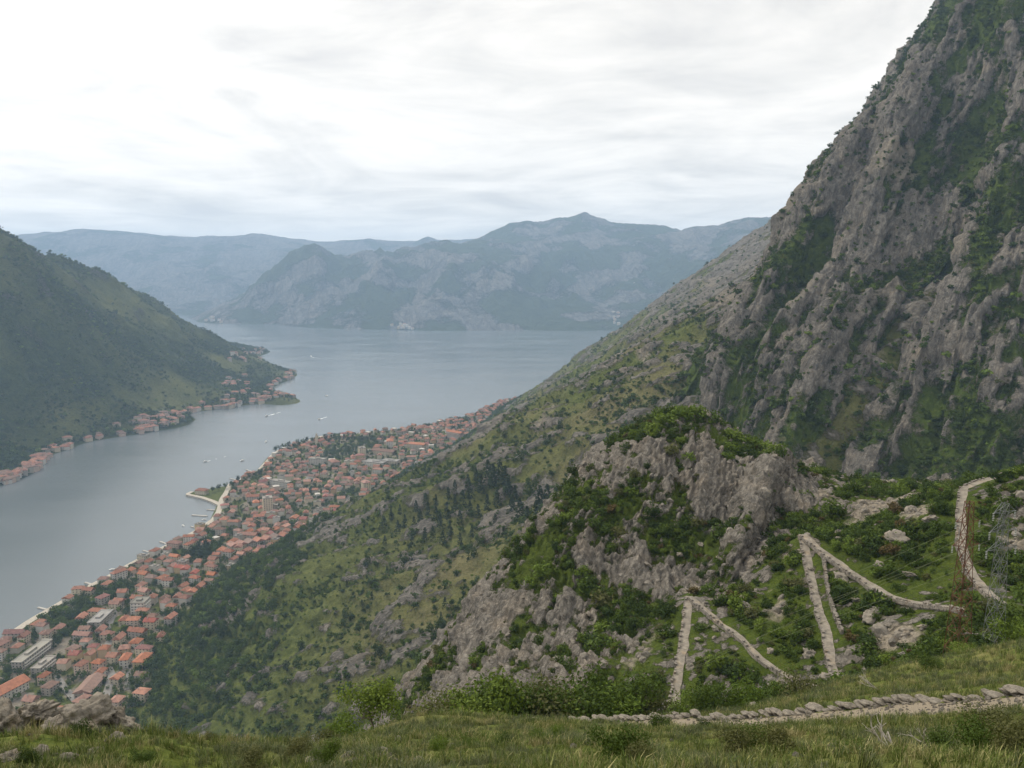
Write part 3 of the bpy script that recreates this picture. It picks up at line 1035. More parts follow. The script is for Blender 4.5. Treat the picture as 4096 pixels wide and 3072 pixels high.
# ------------------------------------------------------------------ plants of the hillside and the wall
def d_slope(s):
    co = s['co']
    x, y, z = co[..., 0], co[..., 1], co[..., 2]
    sx = x - foot_x(y)
    cl = fbm(x / 60.0, y / 60.0, z / 60.0, octv=3)
    d = np.where((sx > 10), 0.034 * sstep(0.70, 0.30, s['rock']) * np.clip(0.35 + 2.2 * cl, 0, 3), 0)
    d += (sx > 0) * 0.007
    return d * np.interp(y, [300, 900, 1600, 2600], [1.6, 1.0, 0.55, 0.30])


pt, i_, j_ = sheet_points('slope', d_slope, 21)
sc = np.random.default_rng(3).gamma(2.2, 0.62, len(pt)) + 0.45
tag(scatter('hillside_shrubs', c_far, pt, sc, seed=2, idx=np.where(sc > 1.9, np.random.default_rng(61).choice([0, 1, 2, 3, 2], len(pt)), np.random.default_rng(62).choice(6, len(pt), p=[.10, .10, .22, .20, .22, .16]))), 'low dark green scrub dotted over the hillside above the town', 'scrub', kind='stuff')


def d_cliff(s):
    co = s['co']
    x, y, z = co[..., 0], co[..., 1], co[..., 2]
    cl = fbm(x / 50.0 + 3, y / 50.0, z / 50.0, octv=3)
    return 0.032 * sstep(0.66, 0.36, s['rock']) * np.clip(0.65 + 1.6 * cl, 0.0, 2.5) * 1.7 + 0.010


pt, i_, j_ = sheet_points('cliff', d_cliff, 22)
sc = np.random.default_rng(4).gamma(2.6, 0.58, len(pt)) + 0.45
tag(scatter('wall_shrubs', c_far, pt, sc, seed=3, idx=np.random.default_rng(8).choice([0, 1, 2, 3, 4, 5], len(pt), p=[.27, .25, .2, .13, .1, .05])), 'dark shrubs rooted in the ledges and gullies of the limestone wall', 'scrub', kind='stuff')

tag(scatter('mountain_forest', c_far, MOUNTAIN_TREES, np.random.default_rng(72).gamma(5, 0.75, len(MOUNTAIN_TREES)) + 1.0, seed=73, idx=np.random.default_rng(74).choice(6, len(MOUNTAIN_TREES), p=[.3, .25, .22, .13, .04, .06])), 'dark forest covering the mountain across the bay', 'forest', kind='stuff')

# woodland between the town and the open slope, and the trees among the houses
def d_wood(s):
    co = s['co']
    x, y, z = co[..., 0], co[..., 1], co[..., 2]
    sx = x - foot_x(y)
    width = np.interp(y, [500, 700, 950, 1150, 1500, 1900, 2400], [55, 95, 150, 95, 65, 60, 25])
    nz = fbm(x / 70.0, y / 70.0, octv=3) * 70
    belt = sstep(width + nz + 25, width + nz - 15, sx) * np.where((y > 1150) & (y < 2150), sstep(10, 30, sx), sstep(-12, 6, sx))
    return 0.020 * belt


pt, i_, j_ = sheet_points('slope', d_wood, 23)
sc = np.random.default_rng(5).uniform(2.6, 5.2, len(pt))
c_wood = source_collection('wood_trees', [src('wood_tree_%d' % i, leaf_cloud('tree', LEAF[k], 150 + i, 6, 120, 0.21, 1.15)) for i, k in enumerate(['dark', 'dark', 'mid', 'mid', 'fresh', 'dark'])])
tag(scatter('woodland', c_wood, pt, sc, seed=4, tilt=0.08, idx=np.random.default_rng(9).choice(6, len(pt), p=[.24, .2, .22, .14, .06, .14])), 'dense dark green woodland belt between the town and the open slope', 'woodland', kind='stuff')
# ------------------------------------------------------------------ the town
LABELLED = []                   # (object, description, place, picture u) -> labels are finished at the end


def named(o, desc, place, cat, group, pos):
    u, v = proj(np.array(pos))
    LABELLED.append((o, desc, place, float(u)))
    tag(o, None, cat, group)
    return o


def mat_roof(name, col):
    m, t, b = new_mat(name)
    co = t('ShaderNodeTexCoord').outputs['Object']
    geo = t('ShaderNodeNewGeometry').outputs['Position']
    n = t.noise(geo, 0.35, 5, 0.65)
    c = t.mix(t.ramp(n, [(0.3, 0.0), (0.7, 1.0)]), tuple(v * 0.68 for v in col), tuple(min(1, v * 1.22) for v in col))
    r = t('ShaderNodeObjectInfo').outputs['Random']
    hs = t('ShaderNodeHueSaturation', ins={'Saturation': t.math('ADD', 0.75, t.math('MULTIPLY', r, 0.35)), 'Value': t.math('ADD', 0.72, t.math('MULTIPLY', t.math('FRACT', t.math('MULTIPLY', r, 5.7)), 0.5)), 'Color': c})
    t.set(b.inputs['Base Color'], hs.outputs[0])
    b.inputs['Roughness'].default_value = 0.85
    wv = t('ShaderNodeTexWave', ins={'Vector': co, 'Scale': 30.0, 'Distortion': 1.0})
    bp = t('ShaderNodeBump', ins={'Strength': 0.6, 'Distance': 0.1, 'Height': wv.outputs[1]})
    t.l.new(bp.outputs[0], b.inputs['Normal'])
    return m


ROOFC = {'orange': (0.36, 0.148, 0.082), 'terracotta': (0.30, 0.132, 0.085), 'brick-red': (0.28, 0.092, 0.066), 'faded brown': (0.22, 0.130, 0.095), 'grey': (0.28, 0.265, 0.245)}
WALLC = {'cream': (0.52, 0.45, 0.34), 'white': (0.54, 0.51, 0.46), 'stone-grey': (0.36, 0.33, 0.285), 'ochre': (0.45, 0.34, 0.20), 'pinkish': (0.50, 0.38, 0.31)}
M_ROOF = {k: mat_roof('roof_' + k.replace('-', '_').replace(' ', '_'), c) for k, c in ROOFC.items()}
M_WALL = {k: mat_plain('render_' + k.replace('-', '_'), c, 0.9, 0.18, 0.7, rnd=0.25) for k, c in WALLC.items()}
M['glass'] = mat_plain('window_glass', (0.055, 0.060, 0.065), 0.25, 0.3, 1.0, 0.5)
M['stone'] = mat_plain('dressed_stone', (0.42, 0.38, 0.32), 0.95, 0.25, 0.6)
M['asphalt'] = mat_plain('asphalt', (0.20, 0.19, 0.175), 0.95, 0.2, 0.2)
M['concrete'] = mat_plain('concrete', (0.40, 0.38, 0.345), 0.95, 0.2, 0.3)


def poly_mesh(name, verts, faces, mat):
    me = bpy.data.meshes.new(name)
    me.from_pydata(verts, [], faces)
    me.update()
    me.materials.append(mat)
    return me


def hip(o=0.06, r=0.28):
    a, e = 0.5 + o, -0.04
    return [(-a, -a, e), (a, -a, e), (a, a, e), (-a, a, e), (-r, 0, 1), (r, 0, 1), (-a, -a, e - .12), (a, -a, e - .12), (a, a, e - .12), (-a, a, e - .12)], \
        [(0, 1, 5, 4), (2, 3, 4, 5), (1, 2, 5), (3, 0, 4), (6, 7, 1, 0), (7, 8, 2, 1), (8, 9, 3, 2), (9, 6, 0, 3), (9, 8, 7, 6)]


def gable(o=0.06):
    return hip(o, 0.5 + o)


def flat():
    a = 0.5
    v, f = [], []
    for (x0, x1, y0, y1, z0, z1) in [(-a, a, -a, a, 0, .35), (-.52, .52, -.52, -.47, 0, 1), (-.52, .52, .47, .52, 0, 1), (-.52, -.47, -.47, .47, 0, 1), (.47, .52, -.47, .47, 0, 1), (-.2, .12, -.15, .2, .35, 2.6)]:
        k = len(v)
        v += [(x0, y0, z0), (x1, y0, z0), (x1, y1, z0), (x0, y1, z0), (x0, y0, z1), (x1, y0, z1), (x1, y1, z1), (x0, y1, z1)]
        f += [tuple(k + i for i in q) for q in [(0, 1, 5, 4), (1, 2, 6, 5), (2, 3, 7, 6), (3, 0, 4, 7), (4, 5, 6, 7), (3, 2, 1, 0)]]
    return v, f


BOXV = [(-.5, -.5, 0), (.5, -.5, 0), (.5, .5, 0), (-.5, .5, 0), (-.5, -.5, 1), (.5, -.5, 1), (.5, .5, 1), (-.5, .5, 1)]
BOXF = [(0, 1, 5, 4), (1, 2, 6, 5), (2, 3, 7, 6), (3, 0, 4, 7), (4, 5, 6, 7), (3, 2, 1, 0)]
ME_WALL = {k: poly_mesh('wall', BOXV, BOXF, m_) for k, m_ in M_WALL.items()}
ME_ROOF = {}
for k, m_ in M_ROOF.items():
    for shape, fn in (('hipped', hip), ('gabled', gable), ('flat', flat)):
        ME_ROOF[shape, k] = poly_mesh('roof', *fn(), m_)
M['flatroof'] = mat_plain('flat_roof_gravel', (0.27, 0.25, 0.22), 0.95, 0.3, 0.4, rnd=0.4)
ME_ROOF['flat', 'white'] = poly_mesh('roof', *flat(), M['flatroof'])
ME_WIN = poly_mesh('window', BOXV, BOXF, M['glass'])
ME_CHIM = poly_mesh('chimney', BOXV, BOXF, M['stone'])
ME_BALC = poly_mesh('balcony', BOXV, BOXF, M_WALL['white'])


def zone(x, y):
    xs, xf = float(shore_x(y)), float(foot_x(y))
    t_ = (x - xs) / max(xf - xs, 20)
    a = 'waterfront' if t_ < 0.3 else ('in mid-town' if t_ < 0.72 else "by the woods")
    if y < 740:
        b_ = 'below the near rocks'
    elif y < 860:
        b_ = 'by the long flats'
    elif y < 1020:
        b_ = 'beyond the long flats'
    elif y < 1220:
        b_ = 'near the dark cedars'
    elif y < 1420:
        b_ = 'around the tower block'
    elif y < 1680:
        b_ = 'behind the promontory'
    elif y < 1950:
        b_ = 'near the headland'
    else:
        b_ = 'at the far end of town'
    return a + ' ' + b_


HOUSES = []                     # x, y, radius of everything built, to keep trees and houses apart


def building(x, y, z, L, W, H, ang, wall, roof, shape, rh, win=True, kind='house', desc=None, place=None, storeys=None, balc=False, group='buildings of the near town', chim=True):
    root = link(kind, None, loc=(x, y, z), rot=(0, 0, ang))
    root.empty_display_size = 2
    link('wall', ME_WALL[wall], parent=root, loc=(0, 0, -2.5), scale=(L, W, H + 2.5))
    rf = link('roof', ME_ROOF[shape, roof], parent=root, loc=(0, 0, H), scale=(L, W, rh))
    if shape != 'flat' and chim:
        link('chimney', ME_CHIM, parent=root, loc=(L * 0.22, W * 0.12, H + rh * 0.35), scale=(0.7, 0.7, rh * 0.75 + 0.6))
    if win:
        st = storeys or max(1, int(round(H / 3.0)))
        ca, sa = math.cos(ang), math.sin(ang)
        for nx_, ny_, half, span in ((1, 0, L / 2, W), (-1, 0, L / 2, W), (0, 1, W / 2, L), (0, -1, W / 2, L)):
            wxn, wyn = nx_ * ca - ny_ * sa, nx_ * sa + ny_ * ca
            if (-x * wxn - y * wyn) / math.hypot(x, y) < 0.12:
                continue
            n = max(1, int(span / 3.6))
            for s_ in range(st):
                for k in range(n):
                    tt = (k + 0.5) / n * span - span / 2
                    lz = H / st * s_ + H / st * 0.36
                    lx, ly = (nx_ * (half + 0.02), tt) if nx_ else (tt, ny_ * (half + 0.02))
                    sz = (0.12, 1.25, H / st * 0.46) if nx_ else (1.25, 0.12, H / st * 0.46)
                    link('window', ME_WIN, parent=root, loc=(lx, ly, lz), scale=sz)
                if balc and s_ and span > 14:
                    lx, ly = (nx_ * (half + 0.6), 0) if nx_ else (0, ny_ * (half + 0.6))
                    sz = (1.2, span * 0.86, 0.9) if nx_ else (span * 0.86, 1.2, 0.9)
                    link('balcony', ME_BALC, parent=root, loc=(lx, ly, H / st * s_ - 0.2), scale=sz)
    HOUSES.append((x, y, 0.5 * math.hypot(L, W)))
    named(root, desc or '%s house, %s %s roof' % (wall, roof, shape), place or zone(x, y), 'house' if kind == 'house' else ('church' if 'church' in kind else 'building'), group, (x, y, z + H))
    return root


def town_at(u, v):
    p = unz(u, v, 8.0)
    z = max(2.0, float(ground([p[0]], [p[1]], (1,))[0]))
    p = unz(u, v, z)
    return p[0], p[1], max(2.0, float(ground([p[0]], [p[1]], (1,))[0]))


def along(y):
    """heading of the shore at this distance"""
    return math.atan2(60.0, float(shore_x(y + 30) - shore_x(y - 30)))


SPECIAL = [  # u, v, length, width, height, extra turn, wall, roof, shape, roof height, kind, description, place
    (33, 659, 50, 11, 9, 0.0, 'stone-grey', 'white', 'flat', 0.9, 'apartment_block', 'long pale terrace of flats with flat roof', 'near the shore, lower left'),
    (44, 670, 26, 10, 8, 0.0, 'stone-grey', 'white', 'flat', 0.9, 'apartment_block', 'shorter pale block of flats', 'just below the long terrace of flats'),
    (101, 623, 34, 14, 8, 0.05, 'stone-grey', 'grey', 'flat', 0.8, 'hall', 'long grey flat-roofed hall', 'among trees beyond the long flats'),
    (90, 690, 30, 15, 6, 0.1, 'stone-grey', 'faded brown', 'gabled', 3.2, 'hall', 'large hall with broad faded tile roof', 'above the near rocks'),
    (141, 611, 18, 16, 13, 0.1, 'white', 'white', 'flat', 0.9, 'apartment_block', 'white cubic block of flats', "at the wood's edge beyond the long flats"),
    (9, 695, 30, 16, 9, -0.3, 'white', 'orange', 'gabled', 4.2, 'hall', 'large white building with long orange roof', 'at the left edge above the near rocks'),
    (268, 513, 17, 15, 27, 0.2, 'cream', 'white', 'flat', 1.0, 'tower_block', 'tall pale tower block of nine storeys', 'in mid-town behind the promontory'),
    (455, 439, 42, 13, 17, 1.25, 'pinkish', 'orange', 'gabled', 3.2, 'apartment_block', 'wide flats with orange roof and balconies', 'at the far end of town below the slope'),
    (310, 538, 30, 15, 7, 0.9, 'ochre', 'orange', 'gabled', 4.0, 'hall', 'wide bright orange roofed building', 'alone at the upper edge of town'),
    (321, 541, 14, 9, 5, 0.9, 'cream', 'orange', 'gabled', 2.6, 'house', 'small bright orange roofed annexe', 'beside the wide orange roof at the upper edge'),
    (281, 486, 44, 13, 10, 0.9, 'white', 'white', 'flat', 0.9, 'apartment_block', 'long white flat-roofed block', 'behind the promontory'),
    (318, 464, 34, 13, 12, 1.2, 'white', 'white', 'flat', 0.9, 'apartment_block', 'white slab block of four storeys', 'below the wooded headland'),
    (362, 456, 20, 14, 19, 0.3, 'cream', 'white', 'flat', 0.9, 'tower_block', 'pale high-rise of six storeys', 'beyond the wooded headland'),
    (376, 465, 44, 26, 8, 1.2, 'white', 'grey', 'flat', 0.8, 'hall', 'broad pale sports hall with flat roof', 'near the far schoolyard'),
    (391, 464, 34, 20, 8, 1.2, 'cream', 'grey', 'flat', 0.8, 'hall', 'second pale sports hall', 'beside the broad sports hall'),
    (384, 454, 50, 16, 8, 1.1, 'cream', 'faded brown', 'gabled', 3.8, 'school', 'long school with dark brown tiled roof', 'behind the sports halls'),
    (418, 450, 34, 14, 14, 1.2, 'cream', 'orange', 'gabled', 3.4, 'apartment_block', 'block of flats with orange roof', 'near the slope at the far end of town'),
    (366, 491, 16, 13, 17, 0.3, 'cream', 'terracotta', 'hipped', 3.0, 'tower_house', 'tall cream building of five storeys', 'beside the winding road'),
    (334, 466, 26, 16, 11, 0.5, 'stone-grey', 'terracotta', 'hipped', 3.2, 'apartment_block', 'grey block with tiled roof', 'near the slab block'),
    (202, 494, 20, 12, 8, 1.2, 'cream', 'terracotta', 'hipped', 3.4, 'villa', 'villa with tiled roof', 'at the tip of the promontory'),
    (390, 447, 26, 14, 16, 0.3, 'white', 'orange', 'hipped', 3.2, 'apartment_block', 'white block with orange hipped roof', 'behind the long school'),
]
for k, (u, v, L, W, H, tr, wl, rf, shp, rh, kind, desc, place) in enumerate(SPECIAL):
    x, y, z = town_at(u, v)
    building(x, y, z, L, W, H, along(y) + tr, wl, rf, shp, rh, True, kind, desc, place, balc=('flats' in desc), group=None, chim=False)
# row of terraced houses along the wood's edge
for k in range(7):
    u = 233 + k * 8.6
    x, y, z = town_at(u, 550 - k * 1.7)
    building(x, y, z, 15, 11, 8, along(y) + 0.95, ['white', 'cream', 'stone-grey'][k % 3], ['terracotta', 'terracotta', 'faded brown'][k % 3], 'gabled', 3.2, True, 'house', '%s terraced house of the long row' % ['white', 'cream', 'stone-grey'][k % 3], "along the wood's edge", group='terraced row')

r_ = np.random.default_rng(77)
cand = []
tries = 0
GREEN = [(unz(352, 448, 8), 120, 60), (unz(205, 552, 8), 34, 22), (unz(70, 610, 8), 40, 25), (unz(24, 670, 8), 60, 16), (unz(118, 590, 8), 30, 22), (unz(60, 640, 8), 45, 14), (unz(345, 497, 8), 30, 18)]
GREEN = [(g[0], g[1], a, b_) for g, a, b_ in GREEN]


def in_green(x, y):
    return any(((y - gy_) / a) ** 2 + ((x - gx_) / b_) ** 2 < 1 for gx_, gy_, a, b_ in GREEN)


while tries < 16000 and len(cand) < 600:
    tries += 1
    y = r_.uniform(640, 2480)
    xs, xf = float(shore_x(y)), float(foot_x(y))
    x = r_.uniform(xs + 9, xf + (24 if 1150 < y < 2150 else 6))
    if in_green(x, y) or (y > 2050 and r_.uniform() < 0.6):
        continue
    L, W = r_.uniform(9, 13.5), r_.uniform(7.5, 10.5)
    if r_.uniform() < 0.12:
        L *= 1.5
    rad = 0.5 * math.hypot(L, W)
    if any((x - a) ** 2 + (y - b_) ** 2 < (0.92 * (rad + c)) ** 2 for a, b_, c in HOUSES):
        continue
    HOUSES.append((x, y, rad))
    cand.append((x, y, L, W))
cand.sort(key=lambda c: c[2] / math.hypot(c[0], c[1]), reverse=True)
rest = []
n_ind = 300 - len(SPECIAL) - 7
zall = ground([c[0] for c in cand], [c[1] for c in cand], (1,))
BASE = len(HOUSES)
for k, (x, y, L, W) in enumerate(cand):
    H = float(r_.choice([5.6, 6.4, 8.2, 9.0, 10.5], p=[.2, .25, .3, .15, .1]))
    wl = r_.choice(list(WALLC), p=[.33, .27, .18, .12, .10])
    rf = r_.choice(list(ROOFC), p=[.36, .36, .10, .13, .05])
    shp = str(r_.choice(['hipped', 'gabled', 'flat'], p=[.52, .40, .08]))
    if shp == 'flat':
        rf = 'white'
    elif rf == 'grey':
        rf = 'orange'
    ang = along(y) + float(r_.choice([0, math.pi / 2])) + r_.normal(0, 0.14)
    rh = 0.9 if shp == 'flat' else r_.uniform(2.3, 3.4)
    if k < n_ind:
        building(x, y, float(zall[k]), L, W, H, ang, str(wl), str(rf), shp, rh, win=k < 110)
    else:
        rest.append((x, y, float(zall[k]), L, W, H, ang, str(wl), str(rf), shp, rh))

# small villages along the far shore
VIL = [((0, 484), (45, 467), 34), ((46, 463), (80, 448), 20), ((100, 440), (140, 434), 10), ((140, 433), (192, 419), 42), ((192, 414), (232, 408), 10), ((232, 407), (292, 397), 48), ((225, 396), (250, 388), 14), ((275, 389), (296, 376), 20), ((232, 382), (262, 374), 8), ((245, 357), (268, 352), 12), ((240, 365), (270, 361), 8)]
for (a, b_, n) in VIL:
    for _ in range(n):
        f_ = r_.uniform()
        u = a[0] + (b_[0] - a[0]) * f_ + r_.normal(0, 3)
        v = a[1] + (b_[1] - a[1]) * f_ - abs(r_.normal(0, 4.0)) + 1
        p = unz(u, v, 4)
        z = float(Lf(p[0], p[1]))
        for _k in range(9):
            if z > 1.0:
                break
            p[0] -= 18
            z = float(Lf(p[0], p[1]))
        if z < 0.3:
            continue
        rest.append((p[0], p[1], max(z, 1.0), r_.uniform(13, 22), r_.uniform(10, 14), r_.uniform(6, 11), r_.uniform(0, 3), str(r_.choice(['cream', 'white', 'stone-grey', 'pinkish'])), str(r_.choice(['orange', 'terracotta', 'faded brown'])), 'hipped', r_.uniform(2.4, 3.6)))
# hamlets at the head of the bay
for (u, v, n) in [(400, 330, 10), (618, 328, 8), (630, 322, 6), (207, 323, 8)]:
    for _ in range(n):
        p = unz(u + r_.normal(0, 5), v + r_.normal(0, 0.6), 4)
        p[1] += 60
        z = float(Ff(p[0], p[1]))
        for _k in range(8):
            if z > 3:
                break
            p[1] += 40
            z = float(Ff(p[0], p[1]))
        rest.append((p[0], p[1], z + 4, r_.uniform(16, 26), r_.uniform(12, 18), r_.uniform(9, 14), r_.uniform(0, 3), str(r_.choice(['cream', 'white'])), str(r_.choice(['orange', 'white'])), 'hipped', 3.0))
mats = list(M_WALL.values()) + list(M_ROOF.values())
widx = {k: i for i, k in enumerate(M_WALL)}
ridx = {k: len(M_WALL) + i for i, k in enumerate(M_ROOF)}
ridx['white'] = widx['white']
vs_, fs_, mi_ = [], [], []
for (x, y, z, L, W, H, ang, wl, rf, shp, rh) in rest:
    ca, sa = math.cos(ang), math.sin(ang)
    for (V, Fc, sz, z0, mi) in ((BOXV, BOXF, (L, W, H + 6), z - 6, widx[wl]), (*(gable() if shp == 'gabled' else hip()), (L, W, rh), z + H, ridx[rf])):
        k = len(vs_)
        vs_ += [(x + ca * a * sz[0] - sa * b_ * sz[1], y + sa * a * sz[0] + ca * b_ * sz[1], z0 + c * sz[2]) for a, b_, c in V]
        fs_ += [tuple(k + i for i in f_) for f_ in Fc]
        mi_ += [mi] * len(Fc)
me = bpy.data.meshes.new('far_houses')
me.from_pydata(vs_, [], fs_)
for m_ in mats:
    me.materials.append(m_)
me.polygons.foreach_set('material_index', mi_)
me.update()
tag(link('far_houses', me), 'small pale tile-roofed houses too far off to count', 'houses', kind='stuff')

# church with bell tower on the headland
x, y, z = town_at(320, 444)
ch = building(x, y, z, 22, 11, 9, along(y), 'stone-grey', 'terracotta', 'gabled', 4, False, 'church', 'pale stone church with pointed bell tower', 'on the wooded headland', group=None, chim=False)
link('bell_tower', ME_WALL['cream'], parent=ch, loc=(-13.5, 0, -2), scale=(5, 5, 24))
link('spire', poly_mesh('spire', [(-.55, -.55, 0), (.55, -.55, 0), (.55, .55, 0), (-.55, .55, 0), (0, 0, 1)], [(0, 1, 4), (1, 2, 4), (2, 3, 4), (3, 0, 4), (3, 2, 1, 0)], M['stone']), parent=ch, loc=(-13.5, 0, 22), scale=(5, 5, 8))

# quay along the shore, promontory, jetties, roads
def ribbon(name, pts, width, z0, z1, mat, kind='structure', label=None, cat=None, side=0.0):
    """a strip with thickness that follows pts"""
    pts = np.array(pts, float)
    d = np.gradient(pts[:, :2], axis=0)
    d /= np.linalg.norm(d, axis=1)[:, None] + 1e-9
    nrm = np.stack([d[:, 1], -d[:, 0]], 1)
    wd = np.broadcast_to(np.asarray(width, float), (len(pts),))[:, None]
    a = pts[:, :2] + nrm * wd * (side - 0.5)
    b_ = pts[:, :2] + nrm * wd * (side + 0.5)
    v, f_ = [], []
    for i in range(len(pts)):
        zz = pts[i, 2]
        v += [(*a[i], zz + z0), (*b_[i], zz + z0), (*b_[i], zz + z1), (*a[i], zz + z1)]
    for i in range(len(pts) - 1):
        k = 4 * i
        for q in ((3, 2), (2, 1), (0, 3)):
            f_.append((k + q[0], k + q[1], k + 4 + q[1], k + 4 + q[0]))
    f_ += [(0, 1, 2, 3), tuple(len(v) - 4 + i for i in (3, 2, 1, 0))]
    o = link(name, poly_mesh(name, v, f_, mat))
    return tag(o, label, cat, kind=kind)


def densify(pts, step, jit=0.0, seed=0):
    pts = np.array(pts, float)
    seg = np.r_[0, np.cumsum(np.linalg.norm(np.diff(pts[:, :2], axis=0), axis=1))]
    n = max(2, int(seg[-1] / step))
    tt = np.linspace(0, seg[-1], n)
    out = np.stack([np.interp(tt, seg, pts[:, k]) for k in range(pts.shape[1])], 1)
    if jit:
        out[:, 0] += jit * fbm(tt / (step * 9), tt * 0 + seed, octv=2)
        out[:, 1] += jit * fbm(tt / (step * 9), tt * 0 + seed + 40, octv=2)
    return out


q_pts = densify(np.c_[_sx[1:-2], _sy[1:-2], 0 * _sx[1:-2]], 14, 5.0, 3)
q_pts[:, 0] += 5
ribbon('quay', q_pts, 9.0, -3.0, 2.6, M['stone'])
prom = np.array([unz(u, v, 0)[:2] for u, v in [(187, 495.5), (192, 493), (206, 491), (220, 488), (236, 486), (240, 500), (229, 508.5), (222, 507), (213, 502.5), (203, 499), (195, 497.2)]])
bm = bmesh.new()
lo = [bm.verts.new((*p, -3)) for p in prom]
hi = [bm.verts.new((*p, 2.3)) for p in prom]
bm.faces.new(hi)
for i in range(len(prom)):
    j = (i + 1) % len(prom)
    bm.faces.new((lo[i], lo[j], hi[j], hi[i]))
bmesh.ops.recalc_face_normals(bm, faces=bm.faces)
me = bpy.data.meshes.new('promontory')
bm.to_mesh(me)
bm.free()
tag(link('promontory_ground', me, M['slope']), kind='structure')
ribbon('quay', densify(np.c_[np.r_[prom[-1:], prom[:1], prom[1:2]], [0, 0, 0]], 5), 7.0, -3, 2.8, M['stone'])
ribbon('quay', densify(np.c_[prom[5:], 0 * prom[5:, 0]], 5), 8.0, -3, 2.9, M['stone'])


def town_road(name, uv, wdt):
    p = densify([town_at(u, v) for u, v in uv], 8)
    p[:, 2] = ground(p[:, 0], p[:, 1], (1,)) + 0.7
    ribbon(name, p, wdt, -1.5, 0, M['asphalt'])


town_road('road', [(342, 482), (344, 490), (349, 499), (348, 506), (342, 512)], 9)
town_road('road', [(98, 662), (106, 652), (110, 640), (107, 630), (112, 618), (118, 606), (126, 596)], 7)
town_road('road', [(100, 712), (108, 690), (112, 676), (107, 664), (98, 662)], 7)
town_road('road', [(128, 690), (129, 676), (134, 660)], 6)
town_road('road', [(78, 704), (66, 690), (56, 676)], 6)
town_road('road', [(286, 500), (300, 486), (312, 474), (306, 466), (298, 462)], 8)
town_road('road', [(428, 470), (410, 474), (392, 480)], 7)
town_road('road', [(262, 534), (275, 527), (290, 521)], 6)

JET = [((207, 516.5), (192, 515.5), 4), ((218, 511), (207, 510), 2.5), ((205, 525), (198, 524), 2.5), ((199, 529), (191, 527), 2.5), ((168, 545), (160, 542), 3), ((150, 553), (143, 551), 2.5), ((92, 585), (85, 583), 3), ((46, 610), (38, 608), 3), ((10, 636), (3, 634), 3), ((255, 473), (246, 470), 3), ((240, 481), (230, 479), 3)]
for k, (a, b_, wd) in enumerate(JET):
    p0, p1 = unz(*a, 0), unz(*b_, 0)
    o = ribbon('jetty', [(*p0[:2], 0), (*((p0 + p1) / 2)[:2], 0), (*p1[:2], 0)], wd, -2, 1.3, M['concrete'], kind=None)
    named(o, 'narrow pale concrete jetty reaching into the bay', ['below the promontory', 'just below the promontory', 'second below the promontory', 'third below the promontory', 'midway along the shore', 'next to the midway jetty', 'off the trees by the long flats', 'near the pale flats', 'at the left edge', 'above the promontory', 'near the promontory trees'][k], 'jetty', 'jetties along the town shore', p1)

# trees among the houses
hx = np.array([h[0] for h in HOUSES])
hy = np.array([h[1] for h in HOUSES])
hr = np.array([h[2] for h in HOUSES])
tp = []
for _ in range(9000):
    y = r_.uniform(600, 2480)
    x = r_.uniform(float(shore_x(y)) + 12, float(foot_x(y)) + 8)
    g_ = in_green(x, y)
    if not g_ and r_.uniform() > 0.75:
        continue
    k = np.argmin((hx - x) ** 2 + (hy - y) ** 2 - hr ** 2 * 0)
    if math.hypot(hx[k] - x, hy[k] - y) < hr[k] * 0.78 + 2.2:
        continue
    tp.append((x, y, g_))
tp = np.array(tp)
tz = ground(tp[:, 0], tp[:, 1], (1,))
ts = np.where(tp[:, 2] > 0, np.random.default_rng(31).uniform(3.2, 5.4, len(tp)), np.random.default_rng(32).gamma(5, 0.42, len(tp)) + 0.9)
tag(scatter('town_trees', c_wood, np.c_[tp[:, 0], tp[:, 1], tz], ts, seed=9, tilt=0.06, idx=np.random.default_rng(10).choice(6, len(tp), p=[.26, .22, .2, .12, .04, .16])), 'dark garden trees and shrubs filling the gaps between the houses', 'trees', kind='stuff')
# greenery of the villages on the far shore
vp = []
for (a, b_, n) in VIL + [((0, 470), (300, 395), 160), ((120, 440), (70, 452), 40), ((200, 414), (240, 404), 40)]:
    for _ in range(n * 3):
        f_ = r_.uniform()
        p = unz(a[0] + (b_[0] - a[0]) * f_ + r_.normal(0, 6), a[1] + (b_[1] - a[1]) * f_ - abs(r_.normal(0, 6)) - 1, 6)
        z = float(Lf(p[0], p[1]))
        if z > 2:
            vp.append((p[0], p[1], z))
vp = np.array(vp)
tag(scatter('far_shore_trees', c_wood, vp, np.random.default_rng(33).uniform(3.5, 7, len(vp)), seed=12, idx=np.random.default_rng(10).choice(6, len(vp))), 'small dark trees between the houses of the far shore', 'trees', kind='stuff')


def tree(x, y, z, h, me, trunk_h, desc, place, group, name='tree', wide=None, tr=0.25):
    root = link(name, None, loc=(x, y, z), rot=(0, 0, random.uniform(0, 6.28)))
    tm = bm_mesh('trunk', lambda bm: add_limb(bm, [(0, 0, -0.6), (0.1 * trunk_h, 0, trunk_h * 0.5), (0.0, 0.08 * trunk_h, trunk_h * 1.15)], tr, tr * 0.5), M['bark'])
    link('trunk', tm, parent=root)
    wd = wide or h
    link('crown', me, parent=root, loc=(0, 0, trunk_h * 0.75), scale=(wd, wd, h))
    named(root, desc, place, 'tree', group, (x, y, z + h))
    return root


